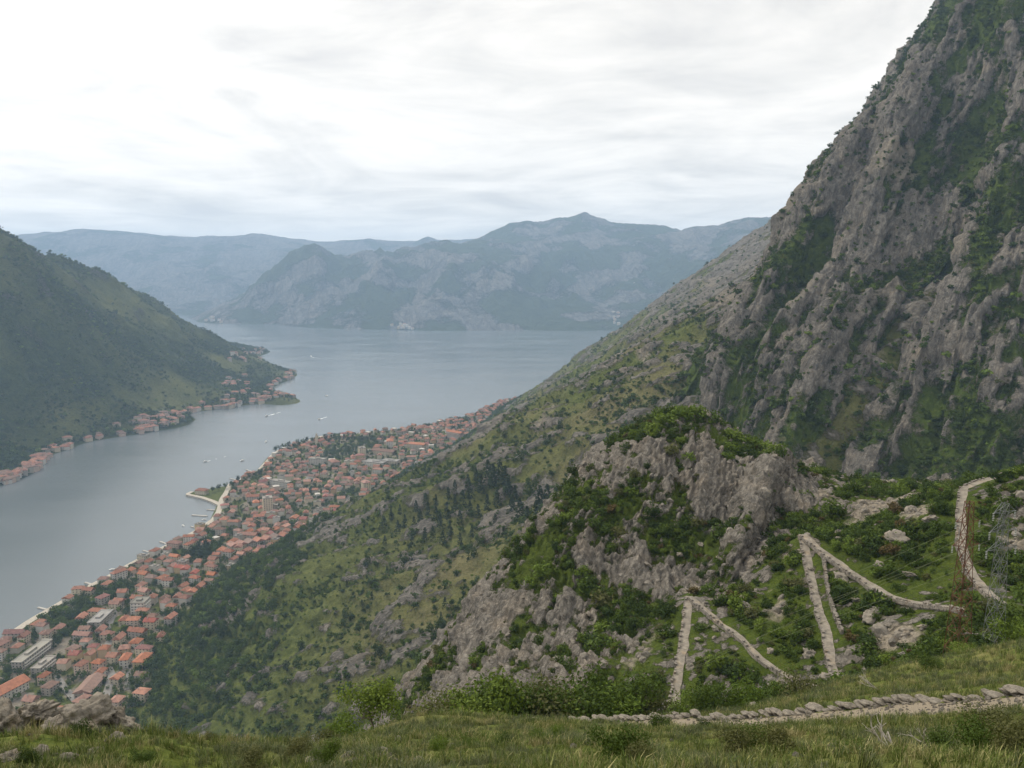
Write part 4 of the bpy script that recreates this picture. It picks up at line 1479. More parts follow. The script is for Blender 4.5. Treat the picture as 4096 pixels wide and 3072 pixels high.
# single trees one can tell apart: cedars in town, promontory trees, headland trees
CROWN = [leaf_cloud('crown', LEAF[k], 500 + i, 8, 260, 0.15, 1.25) for i, k in enumerate(['dark', 'pine', 'mid', 'dark'])]
for k, (u, v, hgt) in enumerate([(193, 558, 9), (199, 556, 11), (206, 553, 12), (201, 562, 9), (209, 560, 9)]):
    x, y, z = town_at(u, v)
    tree(x, y, z, hgt, CROWN[1], 3.0, 'big blackish cedar of the dark clump', 'in mid-town', 'dark cedars in town', 'cedar_tree', 6.5)
for k in range(13):
    u = 214 + k * 5.2 + random.uniform(-2, 2)
    x, y, z = town_at(u, 494 - k * 2.05 + random.uniform(-1.5, 1.5))
    tree(x, y, max(z, 2), random.uniform(5.5, 8), CROWN[k % 4], 2.2, 'round dark tree on the shore', 'behind the promontory', 'shore trees by the promontory', 'shore_tree', 5.5)
for k in range(26):
    u = 275 + k * 4.6
    v = 452 - min(k, 10) * 1.05 + random.uniform(-1, 1.5)
    x, y, z = town_at(u, v)
    tree(x, y, z, random.uniform(7, 10), CROWN[(k * 3) % 4], 3, 'dark tree standing on the skyline of the headland', 'above the bay', 'headland trees', 'headland_tree', 6.5)
# conifers and round trees on the open slope, each where the picture shows one
CONP = [(488, 484, 24), (493, 490, 26), (500, 482, 22), (481, 494, 20), (470, 500, 18), (463, 508, 18), (455, 512, 16), (447, 520, 18), (440, 530, 17), (436, 521, 15), (428, 517, 15), (420, 524, 15), (414, 530, 14), (405, 528, 14), (398, 534, 14), (508, 498, 20), (515, 505, 20), (512, 515, 20), (520, 520, 22), (527, 528, 22), (540, 512, 26), (547, 508, 24), (536, 520, 20), (470, 516, 15), (460, 526, 16), (450, 536, 16), (443, 545, 15), (425, 540, 13), (412, 545, 12), (433, 540, 14), (478, 520, 16), (487, 512, 18), (497, 508, 18), (505, 488, 22), (391, 520, 12), (384, 528, 12), (520, 536, 16), (503, 540, 12), (495, 525, 12), (448, 500, 13), (436, 506, 12), (426, 505, 12), (416, 512, 12), (400, 515, 11), (455, 492, 12), (468, 488, 14), (476, 482, 14), (385, 545, 10), (460, 545, 13), (472, 538, 13), (340, 591, 8), (347, 588, 8), (372, 600, 9), (362, 607, 8), (445, 608, 12), (452, 645, 14), (448, 655, 14), (441, 621, 10), (387, 573, 8), (412, 568, 10)]
for k, (u, v, px) in enumerate(CONP):
    p = hit(u, v, 330, 2600, (1,))
    h = px / F * p[1]
    tree(p[0], p[1], p[2] - 0.4, h, CONI[k % 3], h * 0.08, 'slender blackish conifer', 'on the open slope %s' % ('above the town woods' if u < 420 else 'in the dense conifer grove' if v < 556 else 'near the bare ribs of rock'), 'conifers on the open slope', 'conifer', h * 1.15, h * 0.02)
RNDP = [(405, 571, 15), (543, 529, 14), (560, 500, 14), (433, 644, 18), (440, 633, 14), (380, 663, 14), (358, 655, 12), (471, 560, 14), (399, 640, 12), (437, 660, 12), (480, 548, 12), (532, 500, 18), (300, 652, 12), (287, 672, 10), (330, 640, 9), (345, 620, 9), (366, 568, 9), (417, 585, 9), (450, 470, 9), (520, 462, 10), (548, 448, 9), (572, 470, 9), (600, 455, 10), (620, 420, 9), (660, 395, 9), (590, 410, 7), (640, 370, 7), (560, 430, 8), (480, 452, 8), (505, 440, 7)]
for k, (u, v, px) in enumerate(RNDP):
    p = hit(u, v, 330, 2600, (1,))
    h = px / F * p[1]
    tree(p[0], p[1], p[2] - 0.4, h * 0.72, CROWN[k % 4], h * 0.12, 'round dark green tree', 'on the open slope %s' % ('low down' if v > 620 else 'high up' if v < 480 else 'halfway up'), 'round trees on the open slope', 'round_tree', h * 0.52, h * 0.03)

# boats
M['hull'] = mat_plain('boat_white', (0.75, 0.75, 0.73), 0.4, 0.06, 1.0, 0.5)
M['foam'] = mat_plain('foam', (0.70, 0.74, 0.75), 0.9, 0.15, 0.3)


def hull(bm):
    st = [(-.5, .16, .16), (-.2, .19, .17), (.15, .18, .18), (.38, .10, .21), (.5, .01, .25)]
    rows = []
    for x, wd, h in st:
        rows.append([bm.verts.new((x, -wd, h)), bm.verts.new((x, -wd * .7, 0)), bm.verts.new((x, 0, -.06)), bm.verts.new((x, wd * .7, 0)), bm.verts.new((x, wd, h)), bm.verts.new((x, 0, h - .04))])
    for A, B in zip(rows[:-1], rows[1:]):
        for i in range(6):
            bm.faces.new((A[i], A[(i + 1) % 6], B[(i + 1) % 6], B[i]))
    bm.faces.new(rows[0][::-1])
    bm.faces.new(rows[-1])
    bmesh.ops.recalc_face_normals(bm, faces=bm.faces)


def cabin(bm):
    add_box(bm, (-.02, 0, .20), (.34, .20, .14))
    add_box(bm, (.06, 0, .30), (.18, .16, .08))


ME_HULL = bm_mesh('hull', hull, M['hull'])
ME_CAB = bm_mesh('cabin', cabin, M['hull'])
BOATS = [(266.5, 416.3, 13, 'speeding white motorboat trailing a long wake', 'off the far village', (14, -4.2)), (319, 419.5, 11, 'white motorboat with a short wake', 'nearest the town headland', (8, -2.6)), (326, 396, 10, 'white motorboat drifting', 'in the open bay above the others', (2, -0.8)), (311, 356.5, 16, 'lone white boat', 'far out near the mountain spur', (3, 1.4)), (266, 442, 10, 'small dark boat', 'off the headland shore', None), (205, 462, 10, 'small boat leaving a faint long wake', 'in mid channel', (22, -6)), (242, 461, 9, 'small moored boat', 'close above the promontory', None), (204, 520, 7, 'small moored skiff', 'beside the long jetty', None), (183, 526, 7, 'small skiff anchored', 'off the long jetty', None), (196, 525, 6, 'tiny skiff moored', 'between the jetties', None), (112, 570, 7, 'tiny skiff moored', 'along the lower shore', None)]
for k, (u, v, L, desc, place, wk) in enumerate(BOATS):
    p = unz(u, v, 0)
    if wk:
        q1 = unz(u + wk[0], v + wk[1], 0)
        ang = math.atan2(p[1] - q1[1], p[0] - q1[0])
    else:
        ang = random.uniform(0, 3)
    root = link('boat', None, loc=(p[0], p[1], 0.1), rot=(0, 0, ang))
    link('hull', ME_HULL, parent=root, scale=L)
    link('cabin', ME_CAB, parent=root, scale=L)
    named(root, desc, place, 'boat', 'boats on the bay', p)
    if wk:
        d = q1 - p
        ln = np.linalg.norm(d[:2])
        ns = 26
        v_, f_ = [], []
        nx_, ny_ = -d[1] / ln, d[0] / ln
        faint = 'faint' in desc
        for i in range(ns):
            f0 = i / (ns - 1)
            wd = (1.2 + 5.0 * f0 ** 0.7) * (0.5 if faint else 1.0) * (1 - 0.8 * f0) + 0.15
            off = 3.0 * math.sin(i * 1.7) * f0 * 0.4
            for s_ in (-1, 1):
                v_.append((p[0] + d[0] * f0 + nx_ * (s_ * wd + off), p[1] + d[1] * f0 + ny_ * (s_ * wd + off), 0.12))
        for i in range(ns - 1):
            if i > 3 and random.random() < 0.15 + (0.4 if faint else 0) + 0.3 * i / ns:
                continue
            f_.append((2 * i, 2 * i + 1, 2 * i + 3, 2 * i + 2))
        tag(link('wake_foam', poly_mesh('wake_foam', v_, f_, M['foam'])), 'white foam of the wake behind the ' + desc.split(' ', 1)[1].split(' trailing')[0].split(' leaving')[0].split(' with')[0] + ' ' + place, 'foam', kind='stuff')
# ------------------------------------------------------------------ rocks
def mat_rock(name, a, b_, sc_, bump):
    m, t, b = new_mat(name)
    co = t('ShaderNodeTexCoord').outputs['Object']
    n = t.noise(co, sc_, 7, 0.65)
    n2 = t.noise(t.mapping(co, scale=(1, 1, 5)), sc_ * 0.7, 4, 0.6)
    c = t.mix(t.ramp(n, [(0.3, 0.0), (0.68, 1.0)]), a, b_)
    c = t.mix(t.ramp(t.noise(co, sc_ * 0.4, 4, 0.6), [(0.55, 0.0), (0.7, 0.5)]), c, tuple(v * f for v, f in zip(b_, (1.1, 0.92, 0.7))))
    t.set(b.inputs['Base Color'], c)
    b.inputs['Roughness'].default_value = 0.95
    b.inputs['Specular IOR Level'].default_value = 0.1
    bp = t('ShaderNodeBump', ins={'Strength': 0.9, 'Distance': bump, 'Height': t.math('ADD', n, n2)})
    t.l.new(bp.outputs[0], b.inputs['Normal'])
    return m


M['rock'] = mat_rock('pale_limestone', (0.12, 0.108, 0.091), (0.30, 0.270, 0.226), 2.2, 0.12)


def rock_mesh(name, seed, sub, rough=0.35, layers=0.0, flatz=0.7, mat=None):
    bm = bmesh.new()
    bmesh.ops.create_icosphere(bm, subdivisions=sub, radius=1.0)
    p = np.array([v.co[:] for v in bm.verts])
    r = np.random.default_rng(seed)
    # chop with a few random planes so the block has faces and edges
    for _ in range(9):
        n = r.normal(size=3)
        n /= np.linalg.norm(n)
        d = r.uniform(0.55, 0.9)
        e = p @ n - d
        p -= np.outer(np.maximum(e, 0) * 0.92, n)
    o = seed * 3.7
    f_ = fbm(p[:, 0] * 1.6 + o, p[:, 1] * 1.6, p[:, 2] * 1.6, octv=5 if sub > 3 else 3, gain=0.55) * rough
    if layers:
        lay = p[:, 2] * 0.8 + p[:, 0] * 0.45
        f_ = f_ + layers * (np.abs(((lay * 4.2 + 0.6 * fbm(p[:, 0] * 2 + o, p[:, 1] * 2, p[:, 2] * 2, octv=2)) % 1.0) - 0.5) - 0.25)
    nn = p / (np.linalg.norm(p, axis=1)[:, None] + 1e-9)
    p = p + nn * f_[:, None]
    p[:, 2] *= flatz
    for v, q in zip(bm.verts, p):
        v.co = q
    me = bpy.data.meshes.new(name)
    bm.to_mesh(me)
    bm.free()
    me.polygons.foreach_set('use_smooth', np.full(len(me.polygons), sub > 3))
    me.materials.append(mat or M['rock'])
    return me


M['loose'] = mat_rock('weathered_stone', (0.12, 0.108, 0.092), (0.27, 0.246, 0.21), 2.2, 0.12)
STONES = [rock_mesh('stone', 600 + i, 2, 0.22, 0.0, 0.72, M['loose']) for i in range(7)]
ROCKS = [rock_mesh('boulder', 620 + i, 4, 0.40, 0.16, 0.8) for i in range(6)]
c_stone = source_collection('stones', [src('loose_stone_%d' % i, m_) for i, m_ in enumerate(STONES)])

# layered outcrop at the near edge, seen against the town
for k, (u, v, d, sx, sy, sz, rz, desc, place) in enumerate([
        (88, 722, 14.0, 0.62, 0.6, 0.62, 0.3, 'jagged layered grey boulder leaning to the right', 'at the brink before the town'),
        (118, 727, 14.3, 0.36, 0.5, 0.40, 1.2, 'hollowed grey boulder', 'right of the jagged boulder at the brink'),
        (56, 734, 13.6, 0.42, 0.4, 0.30, 2.0, 'low rounded boulder', 'left of the jagged boulder at the brink'),
        (34, 716, 14.5, 0.36, 0.4, 0.44, 2.6, 'dark pitted boulder', 'second from the left edge at the brink'),
        (4, 722, 13.0, 0.34, 0.5, 0.50, 0.8, 'smooth pale boulder', 'cut by the left edge of the picture'),
        (114, 741, 12.2, 0.20, 0.2, 0.17, 0.5, 'small pale boulder', 'in the grass below the hollowed boulder'),
        (165, 744, 14.6, 0.15, 0.2, 0.14, 0.0, 'small tan boulder', 'alone in the grass at the brink'),
        (40, 752, 10.5, 0.17, 0.2, 0.12, 1.0, 'flat half-buried stone', 'in the grass at lower left'),
        (68, 758, 9.8, 0.16, 0.2, 0.11, 2.0, 'flat half-buried stone', 'in the grass under the jagged boulder'),
        (8, 757, 9.6, 0.20, 0.2, 0.10, 2.4, 'half-buried pale slab', 'in the lower left corner'),
        (96, 752, 10.8, 0.12, 0.2, 0.10, 2.4, 'small half-buried stone', 'in the grass under the hollowed boulder'),
        (368, 712, 46.0, 0.5, 0.5, 0.6, 0.4, 'bright pointed rock', 'showing through the leaves of the round tree')]):
    p = unp(u, v, d)
    rm = ROCKS[k % 6] if k > 3 else rock_mesh('boulder', 640 + k, 5, 0.5, 0.26, 0.85)
    o = link('boulder', rm, loc=(p[0], p[1], p[2]), rot=(0.1, -0.25, rz), scale=(sx * d / 15.5, sy * d / 15, sz * d / 15.5) if k < 11 else (sx, sy, sz))
    named(o, desc, place, 'rock', None, p)

# fallen blocks among the zigzags, each where one shows
for k, (u, v, px) in enumerate([(716, 630, 14), (722, 668, 18), (735, 672, 12), (770, 652, 12), (745, 606, 18), (783, 682, 14), (809, 655, 26), (828, 678, 20), (905, 634, 26), (924, 628, 16), (921, 652, 16), (874, 618, 34), (840, 580, 26), (812, 570, 12), (760, 640, 10), (698, 640, 12), (690, 668, 14), (740, 700, 34), (755, 708, 20), (722, 706, 16), (985, 590, 12), (1012, 560, 14), (895, 540, 30), (930, 520, 20), (870, 545, 16), (855, 600, 14), (880, 565, 14), (910, 575, 18), (590, 615, 12), (560, 660, 14), (625, 690, 12), (602, 700, 16), (680, 555, 10), (720, 560, 14), (700, 545, 10)]):
    p = hit(u, v, 60, 330, (1, 3, 4))
    s_ = px / F * p[1] * 0.36
    o = link('boulder', ROCKS[k % 6], loc=(p[0], p[1], p[2] + s_ * 0.1), rot=(random.uniform(-.4, .4), random.uniform(-.4, .4), random.uniform(0, 6)), scale=(s_ * random.uniform(.8, 1.25), s_ * random.uniform(.8, 1.2), s_ * random.uniform(.6, 1.0)))
    named(o, '%s pale grey block' % ('large' if px > 22 else 'small' if px < 13 else 'middling'), 'among the zigzags of the trail' if u > 640 else "at the crag's foot", 'rock', 'fallen blocks among the zigzags', p)


def d_loose(s):
    return 0.36 * sstep(0.35, 0.62, s['scree']) + 0.03 * sstep(0.4, 0.6, s['rock'])


pt, i_, j_ = sheet_points('crag', d_loose, 41, 480)
tag(scatter('scree_stones', c_stone, pt, np.random.default_rng(6).gamma(2.2, 0.17, len(pt)) + 0.12, seed=14, tilt=0.6), 'loose pale stones strewn beside the zigzag trail', 'stones', kind='stuff')

# ------------------------------------------------------------------ dry stone walls of the zigzag trail
def legs():
    out = []
    for a, b_ in ((0, 1), (1, 2), (3, 4), (4, 5), (6, 10)):
        pa = TRP[TRI[a]:TRI[b_] + 1]
        out.append(pa)
    return out


LEGS = legs()
LEGN = ['first', 'second', 'third', 'fourth', 'fifth']
M['wallstone'] = mat_rock('wall_stone', (0.13, 0.117, 0.10), (0.27, 0.243, 0.21), 1.2, 0.08)
M['gravel'] = mat_rock('trail_gravel', (0.13, 0.117, 0.098), (0.30, 0.268, 0.222), 0.9, 0.10)
for k, lg in enumerate(LEGS):
    pts = densify(lg, 0.5)
    d = np.gradient(pts[:, :2], axis=0)
    d /= np.linalg.norm(d, axis=1)[:, None] + 1e-9
    left = np.stack([-d[:, 1], d[:, 0]], 1)
    if k % 2 == 1:
        left = -left
    gz = ground(pts[:, 0], pts[:, 1], (1, 3, 4))
    gz = np.convolve(np.pad(gz, 6, 'edge'), np.ones(13) / 13, 'valid') + (0.30 if k != 3 else 0.55)
    wid = (1.3, 0.8, 1.2, 1.3, 1.3)[k] + 0.5 * fbm(np.arange(len(pts)) / 7.0, np.full(len(pts), k * 3.3), octv=2)
    ribbon('trail', np.c_[pts[:, :2], gz + 0.06 * fbm(np.arange(len(pts)) / 3.0, np.full(len(pts), k * 7.1), octv=2)], wid, -1.6, 0.0, M['gravel'])
    px = pts[:, :2] + left * (wid[:, None] * 0.5 + 0.05)
    bm = bmesh.new()
    for i in range(len(pts)):
        for c in range(3):
            if random.random() < (0.6 if c == 2 else 0.03):
                continue
            add_box(bm, (px[i, 0] + random.uniform(-.05, .05), px[i, 1] + random.uniform(-.05, .05), gz[i] - 0.42 + c * 0.28), (random.uniform(.4, .62), random.uniform(.3, .42), random.uniform(.22, .30)), Euler((random.uniform(-.06, .06), random.uniform(-.06, .06), math.atan2(d[i, 1], d[i, 0]) + random.uniform(-.1, .1))))
    me = bpy.data.meshes.new('stone_wall')
    bm.to_mesh(me)
    bm.free()
    o = link('stone_wall', me, M['wallstone'])
    tag(o, 'low dry stone wall edging the %s leg of the zigzag trail' % LEGN[k], 'wall', 'dry stone walls of the zigzag trail')

wp = densify([hit(u, v, 80, 330, (1, 3, 4)) for u, v in ((823, 556), (825, 572), (828, 592), (833, 612), (842, 634))], 0.45)
bm = bmesh.new()
for i, q in enumerate(wp):
    for c in range(3):
        if random.random() < 0.9:
            add_box(bm, (q[0] + random.uniform(-.08, .08), q[1] + random.uniform(-.08, .08), q[2] + 0.1 + 0.28 * c), (random.uniform(.4, .6), random.uniform(.35, .5), .32), Euler((0, 0, random.uniform(0, 3))))
me = bpy.data.meshes.new('stone_wall')
bm.to_mesh(me)
bm.free()
tag(link('stone_wall', me, M['wallstone']), 'thin retaining wall running downhill just right of the third trail leg', 'wall', 'dry stone walls of the zigzag trail')

# path in front, edged with single stones
EDGE = [rock_mesh('stone', 660 + i, 2, 0.20, 0.0, 0.5, M['rock']) for i in range(7)]
pp = densify(PATHP, 0.36)
d = np.gradient(pp[:, :2], axis=0)
d /= np.linalg.norm(d, axis=1)[:, None] + 1e-9
nrm = np.stack([d[:, 1], -d[:, 0]], 1)
for side, lab, lim in ((1, 'row of edging stones along the far side of the near path', (0, 0.84)), (-1, 'row of edging stones along the near side of the near path', (0, 0.34))):
    n0, n1 = int(len(pp) * lim[0]), int(len(pp) * lim[1])
    q_ = pp[:, :2] + nrm * 2.3 * side
    gz = ground(q_[:, 0], q_[:, 1], (3, 4))
    # keep the far row on the side away from the viewer
    root = link('stone_edging', None, loc=(float(q_[n0, 0]), float(q_[n0, 1]), float(gz[n0])))
    r0 = np.array([q_[n0, 0], q_[n0, 1], gz[n0]])
    cnt = 0
    for i in range(n0, n1):
        for c in range(2):
            if random.random() < (0.04 if c == 0 else 0.6) or cnt >= 295:
                continue
            cnt += 1
            s_ = random.uniform(0.15, 0.29)
            link('stone', EDGE[random.randrange(7)], parent=root, loc=np.array([q_[i, 0] + random.uniform(-.08, .08), q_[i, 1] + random.uniform(-.08, .08), gz[i] + 0.05 + 0.15 * c]) - r0, rot=(random.uniform(-.12, .12), random.uniform(-.12, .12), math.atan2(d[i, 1], d[i, 0]) + random.uniform(-.2, .2)), scale=(s_ * 1.6, s_ * 1.15, s_ * random.uniform(0.7, 1.0)))
    tag(root, lab, 'edging')


def d_rub(s):
    co = s['co']
    pd, _z = dist_poly(co[..., 0], co[..., 1], PATHP)
    rr = np.hypot(co[..., 0], co[..., 1])
    dr = np.hypot(co[..., 0] + 2.3, co[..., 1] - 12.2)
    return (14.0 * sstep(2.4, 1.6, pd) * (rr < 60) + 0.5 * (rr > 6) * (rr < 30) + 110 * sstep(1.2, 0.5, dr))


pt, i_, j_ = sheet_points('near', d_rub, 42)
tag(scatter('path_rubble', c_stone, pt, np.random.default_rng(7).gamma(2.0, 0.018, len(pt)) + 0.025, seed=15, tilt=0.6), 'small pale stones littering the near path', 'rubble', kind='stuff')

# ------------------------------------------------------------------ shrubs one can tell apart
COLW = {'dark': 'dark green', 'mid': 'mid green', 'fresh': 'fresh yellow-green', 'olive': 'olive', 'rust': 'rust-tinged'}


def where(u, v):
    best, bi = 1e9, 0
    for i, lg in enumerate(LEGS):
        lu, lv = proj(lg)
        dd = np.min(np.hypot(lu - u, lv - v))
        if dd < best:
            best, bi = dd, i
    if v > 690 and u < 660:
        return "under the crag's foot"
    if u < 670 or (u < 800 and v < 590 - (u - 690) * 0.4):
        if v < 450:
            return 'on the crest of the crag'
        if u < 590:
            return "on the crag's left shoulder"
        return "on the crag's rocky face" if v < 600 else "at the crag's foot"
    if best < 45:
        return 'beside the %s leg of the zigzag trail' % LEGN[bi]
    return 'on the slope around the zigzag trail'


def place_shrub(p, r, key, me, place=None, group=None, squash=1.0, name='shrub'):
    o = link(name, me, loc=(p[0], p[1], p[2] - 0.12 * r), rot=(random.gauss(0, .1), random.gauss(0, .1), random.uniform(0, 6.28)), scale=(r * random.uniform(.85, 1.2), r * random.uniform(.85, 1.2), r * squash * random.uniform(.8, 1.15)))
    u, v = proj(np.array(p))
    size = 'big' if r * F / p[1] > 11 else 'small' if r * F / p[1] < 6 else 'middling'
    named(o, '%s %s shrub' % (size, COLW[key]), place or where(float(u), float(v)), 'shrub', group or 'shrubs of the crag and zigzag slope', p)
    return o


def d_crag(s):
    co = s['co']
    td, _z = dist_poly(co[..., 0], co[..., 1], TRP)
    u, v = proj(co)
    cl = fbm(co[..., 0] / 12.0, co[..., 1] / 12.0, octv=2)
    base = 0.20 * sstep(0.60, 0.30, s['rock']) * sstep(0.50, 0.30, s['scree']) * np.clip(0.7 + 1.8 * cl, 0, 2.5)
    low = np.where((s['wt'][2] > 0.5), 1.0, 0.45)
    return base * low * sstep(1.5, 2.8, td)


pt, i_, j_ = sheet_points('crag', d_crag, 43, 340)
rr_ = np.random.default_rng(12)
rad = rr_.gamma(5.0, 0.20, len(pt)) + 0.35
rad = np.where(pt[:, 1] > 240, rad * 1.3, rad)
key = rr_.choice(len(MIDB), len(pt), p=[.20, .24, .20, .11, .07, .06, .02, .10])
app = rad / pt[:, 1]
order = np.argsort(-app)
IND = order[:215]
REST = order[215:]
for k in IND:
    place_shrub(pt[k], float(rad[k]), MIDK[key[k]], MIDB[key[k]])
tag(scatter('crag_scrub', c_mid, pt[REST], rad[REST], seed=16, idx=key[REST]), 'small green bushes and ground cover between the rocks of the crag', 'scrub', kind='stuff')
# low green cover filling the turf between them
pt, i_, j_ = sheet_points('crag', lambda s: d_crag(s) * 5.0, 44, 340)
tag(scatter('crag_ground_cover', c_mid, pt, np.random.default_rng(13).gamma(4, 0.09, len(pt)) + 0.18, seed=17, idx=np.random.default_rng(14).choice(8, len(pt), p=[.15, .2, .2, .15, .12, .1, .03, .05])), 'low green plants covering the ground between the shrubs', 'ground cover', kind='stuff')
# bright bushes on the crest
for (u, v, px, key_) in [(652, 436, 20, 'fresh'), (665, 425, 24, 'fresh'), (682, 420, 22, 'fresh'), (697, 418, 20, 'fresh'), (716, 424, 20, 'mid'), (733, 437, 18, 'fresh'), (748, 446, 20, 'fresh'), (765, 452, 22, 'fresh'), (780, 460, 18, 'mid'), (690, 462, 20, 'fresh'), (707, 470, 10, 'olive'), (640, 440, 14, 'dark'), (625, 452, 14, 'dark'), (792, 478, 20, 'dark'), (790, 495, 20, 'dark'), (785, 515, 18, 'dark'), (770, 540, 16, 'dark'), (760, 560, 18, 'dark'), (765, 480, 14, 'mid'), (742, 470, 14, 'mid'), (600, 605, 26, 'olive'), (585, 590, 22, 'mid'), (560, 600, 14, 'fresh'), (545, 575, 22, 'fresh'), (530, 585, 18, 'fresh'), (805, 500, 16, 'fresh'), (815, 515, 14, 'mid'), (695, 595, 14, 'rust'), (735, 600, 16, 'rust')]:
    p = hit(u, v, 80, 330, (3, 4))
    place_shrub(p, px / F * p[1] * 0.62, key_, MIDB[MIDK.index(key_)])

# trees and bushes below the near path
ME_BIG = [leaf_cloud('crown', LEAF[k], 700 + i, 11, 3400, 0.042, 0.95, 0.35) for i, k in enumerate(['fresh', 'mid', 'fresh', 'mid'])]
p = unp(372, 742, 43)
tree(p[0], p[1], ground([p[0]], [p[1]], (3, 4))[0], 2.1, ME_BIG[0], 2.3, 'round fresh green tree with forked stem', 'below the near path', None, 'round_tree', 2.2, 0.10)
ROW = [(345, 742, 40, 1.5), (362, 745, 38, 1.2), (392, 742, 42, 1.4), (412, 738, 46, 1.5), (432, 736, 50, 2.0), (455, 734, 52, 2.3), (478, 732, 54, 2.6), (500, 730, 54, 2.3), (522, 730, 55, 2.2), (545, 728, 56, 2.2), (566, 726, 57, 2.0), (585, 726, 58, 2.6), (606, 724, 58, 2.2), (628, 722, 60, 2.2), (648, 722, 60, 1.8), (470, 712, 66, 2.3), (515, 712, 68, 2.4), (560, 706, 72, 2.6), (600, 706, 74, 2.4), (326, 746, 36, 1.0), (690, 722, 62, 1.6), (712, 720, 62, 1.8), (740, 716, 64, 2.0), (770, 712, 66, 1.8), (800, 704, 66, 1.6)]
for k, (u, v, d_, r) in enumerate(ROW):
    p = unp(u, v, d_)
    p[2] = min(p[2], ground([p[0]], [p[1]], (3, 4))[0] + 0.6)
    place_shrub(p, r * (1.4 if u > 400 else 0.9), ['fresh', 'mid', 'fresh', 'mid', 'olive'][k % 5], NEARB[[1, 0, 4, 0, 2][k % 5]], 'in the thicket below the near path', 'thicket below the near path')
# bushes in the grass close by
FG = [(616, 764, 9.4, 0.33, 0, 'mid', 'in the grass at the bottom edge'), (640, 766, 9.0, 0.22, 2, 'olive', 'in the grass at the bottom edge'), (300, 757, 11.5, 0.24, 2, 'olive', 'in the grass at bottom left of centre'), (82, 742, 12.0, 0.26, 3, 'dark', 'in the grass under the jagged boulder'), (252, 768, 9.0, 0.22, 2, 'olive', 'in the grass at the bottom edge'), (330, 768, 9.0, 0.2, 0, 'mid', 'in the grass at the bottom edge'), (210, 746, 15, 0.16, 2, 'olive', 'at the brink in front of the slope'), (470, 752, 16, 0.30, 0, 'mid', 'beside the near path'), (505, 748, 18, 0.36, 3, 'dark', 'beside the near path'), (540, 746, 20, 0.30, 0, 'mid', 'beside the near path'), (560, 742, 24, 0.30, 1, 'fresh', 'beside the near path'), (735, 748, 15, 0.5, 2, 'olive', 'in the grass above the bottom edge'), (755, 744, 16, 0.4, 0, 'mid', 'in the grass above the bottom edge'), (780, 752, 13, 0.35, 2, 'olive', 'in the grass above the bottom edge'), (1000, 748, 10.5, 0.46, 2, 'olive', 'in the lower right corner'), (975, 756, 9.8, 0.36, 0, 'mid', 'in the lower right corner'), (1020, 762, 9.0, 0.4, 2, 'olive', 'in the lower right corner'), (940, 752, 11, 0.30, 0, 'mid', 'near the dead branches'), (990, 734, 14, 0.5, 2, 'olive', 'near the lower right corner'), (860, 762, 9.5, 0.26, 0, 'mid', 'near the dead branches'), (1018, 655, 70, 2.2, 1, 'fresh', 'at the right edge below the pylons'), (1020, 640, 74, 2.6, 0, 'mid', 'at the right edge below the pylons'), (965, 664, 68, 1.0, 1, 'fresh', 'at the foot of the pylons'), (930, 676, 58, 0.9, 0, 'mid', 'on the grassy slope right of centre'), (705, 738, 30, 0.5, 3, 'dark', 'on the near path edge'), (660, 742, 28, 0.45, 0, 'mid', 'on the near path edge'), (440, 758, 14, 0.24, 1, 'fresh', 'beside the near path'), (140, 766, 9.2, 0.16, 0, 'mid', 'in the grass at lower left'), (30, 768, 8.8, 0.16, 3, 'dark', 'in the grass at lower left')]
for (u, v, d_, r, ki, key_, place) in FG:
    p = unp(u, v, d_)
    p[2] = ground([p[0]], [p[1]], (3, 4))[0]
    place_shrub(p, r * 1.15, key_, NEARB[ki], place, 'bushes in the near grass')

# ------------------------------------------------------------------ grass
def mat_grass(name, a, b_, tip):
    m, t, b = new_mat(name)
    rp = t('ShaderNodeNewGeometry').outputs['Random Per Island']
    oi = t('ShaderNodeObjectInfo').outputs['Random']
    c = t.mix(rp, a, b_)
    c = t.mix(t.math('MULTIPLY', t.math('GREATER_THAN', rp, 0.72), t.math('MULTIPLY', oi, 0.9)), c, tip)
    t.set(b.inputs['Base Color'], c)
    b.inputs['Roughness'].default_value = 0.7
    b.inputs['Specular IOR Level'].default_value = 0.15
    return m


M['grass'] = mat_grass('meadow_grass', (0.055, 0.090, 0.014), (0.150, 0.185, 0.040), (0.36, 0.32, 0.15))


M['straw'] = mat_grass('dry_grass', (0.16, 0.15, 0.055), (0.34, 0.30, 0.14), (0.45, 0.40, 0.22))
M['sedge'] = mat_grass('grey_green_grass', (0.060, 0.080, 0.030), (0.135, 0.150, 0.075), (0.20, 0.20, 0.10))


def tuft(name, seed, n, h, spread, wdt, mat=None):
    r = np.random.default_rng(seed)
    v, f_ = [], []
    for k in range(n):
        a = r.uniform(0, 6.283)
        b0 = spread * math.sqrt(r.uniform())
        x, y = b0 * math.cos(a), b0 * math.sin(a)
        ln = h * r.uniform(0.45, 1.15)
        lean = r.uniform(0.1, 0.6)
        dx, dy = math.cos(a + r.normal(0, .8)), math.sin(a + r.normal(0, .8))
        px_, py_ = -dy * wdt, dx * wdt
        i = len(v)
        v += [(x - px_, y - py_, -0.02), (x + px_, y + py_, -0.02), (x + dx * lean * ln * .35 + px_ * .8, y + dy * lean * ln * .35 + py_ * .8, ln * .6), (x + dx * lean * ln * .35 - px_ * .8, y + dy * lean * ln * .35 - py_ * .8, ln * .6), (x + dx * lean * ln, y + dy * lean * ln, ln * (1 - .25 * lean))]
        f_ += [(i, i + 1, i + 2, i + 3), (i + 3, i + 2, i + 4)]
    return poly_mesh(name, v, f_, mat or M['grass'])


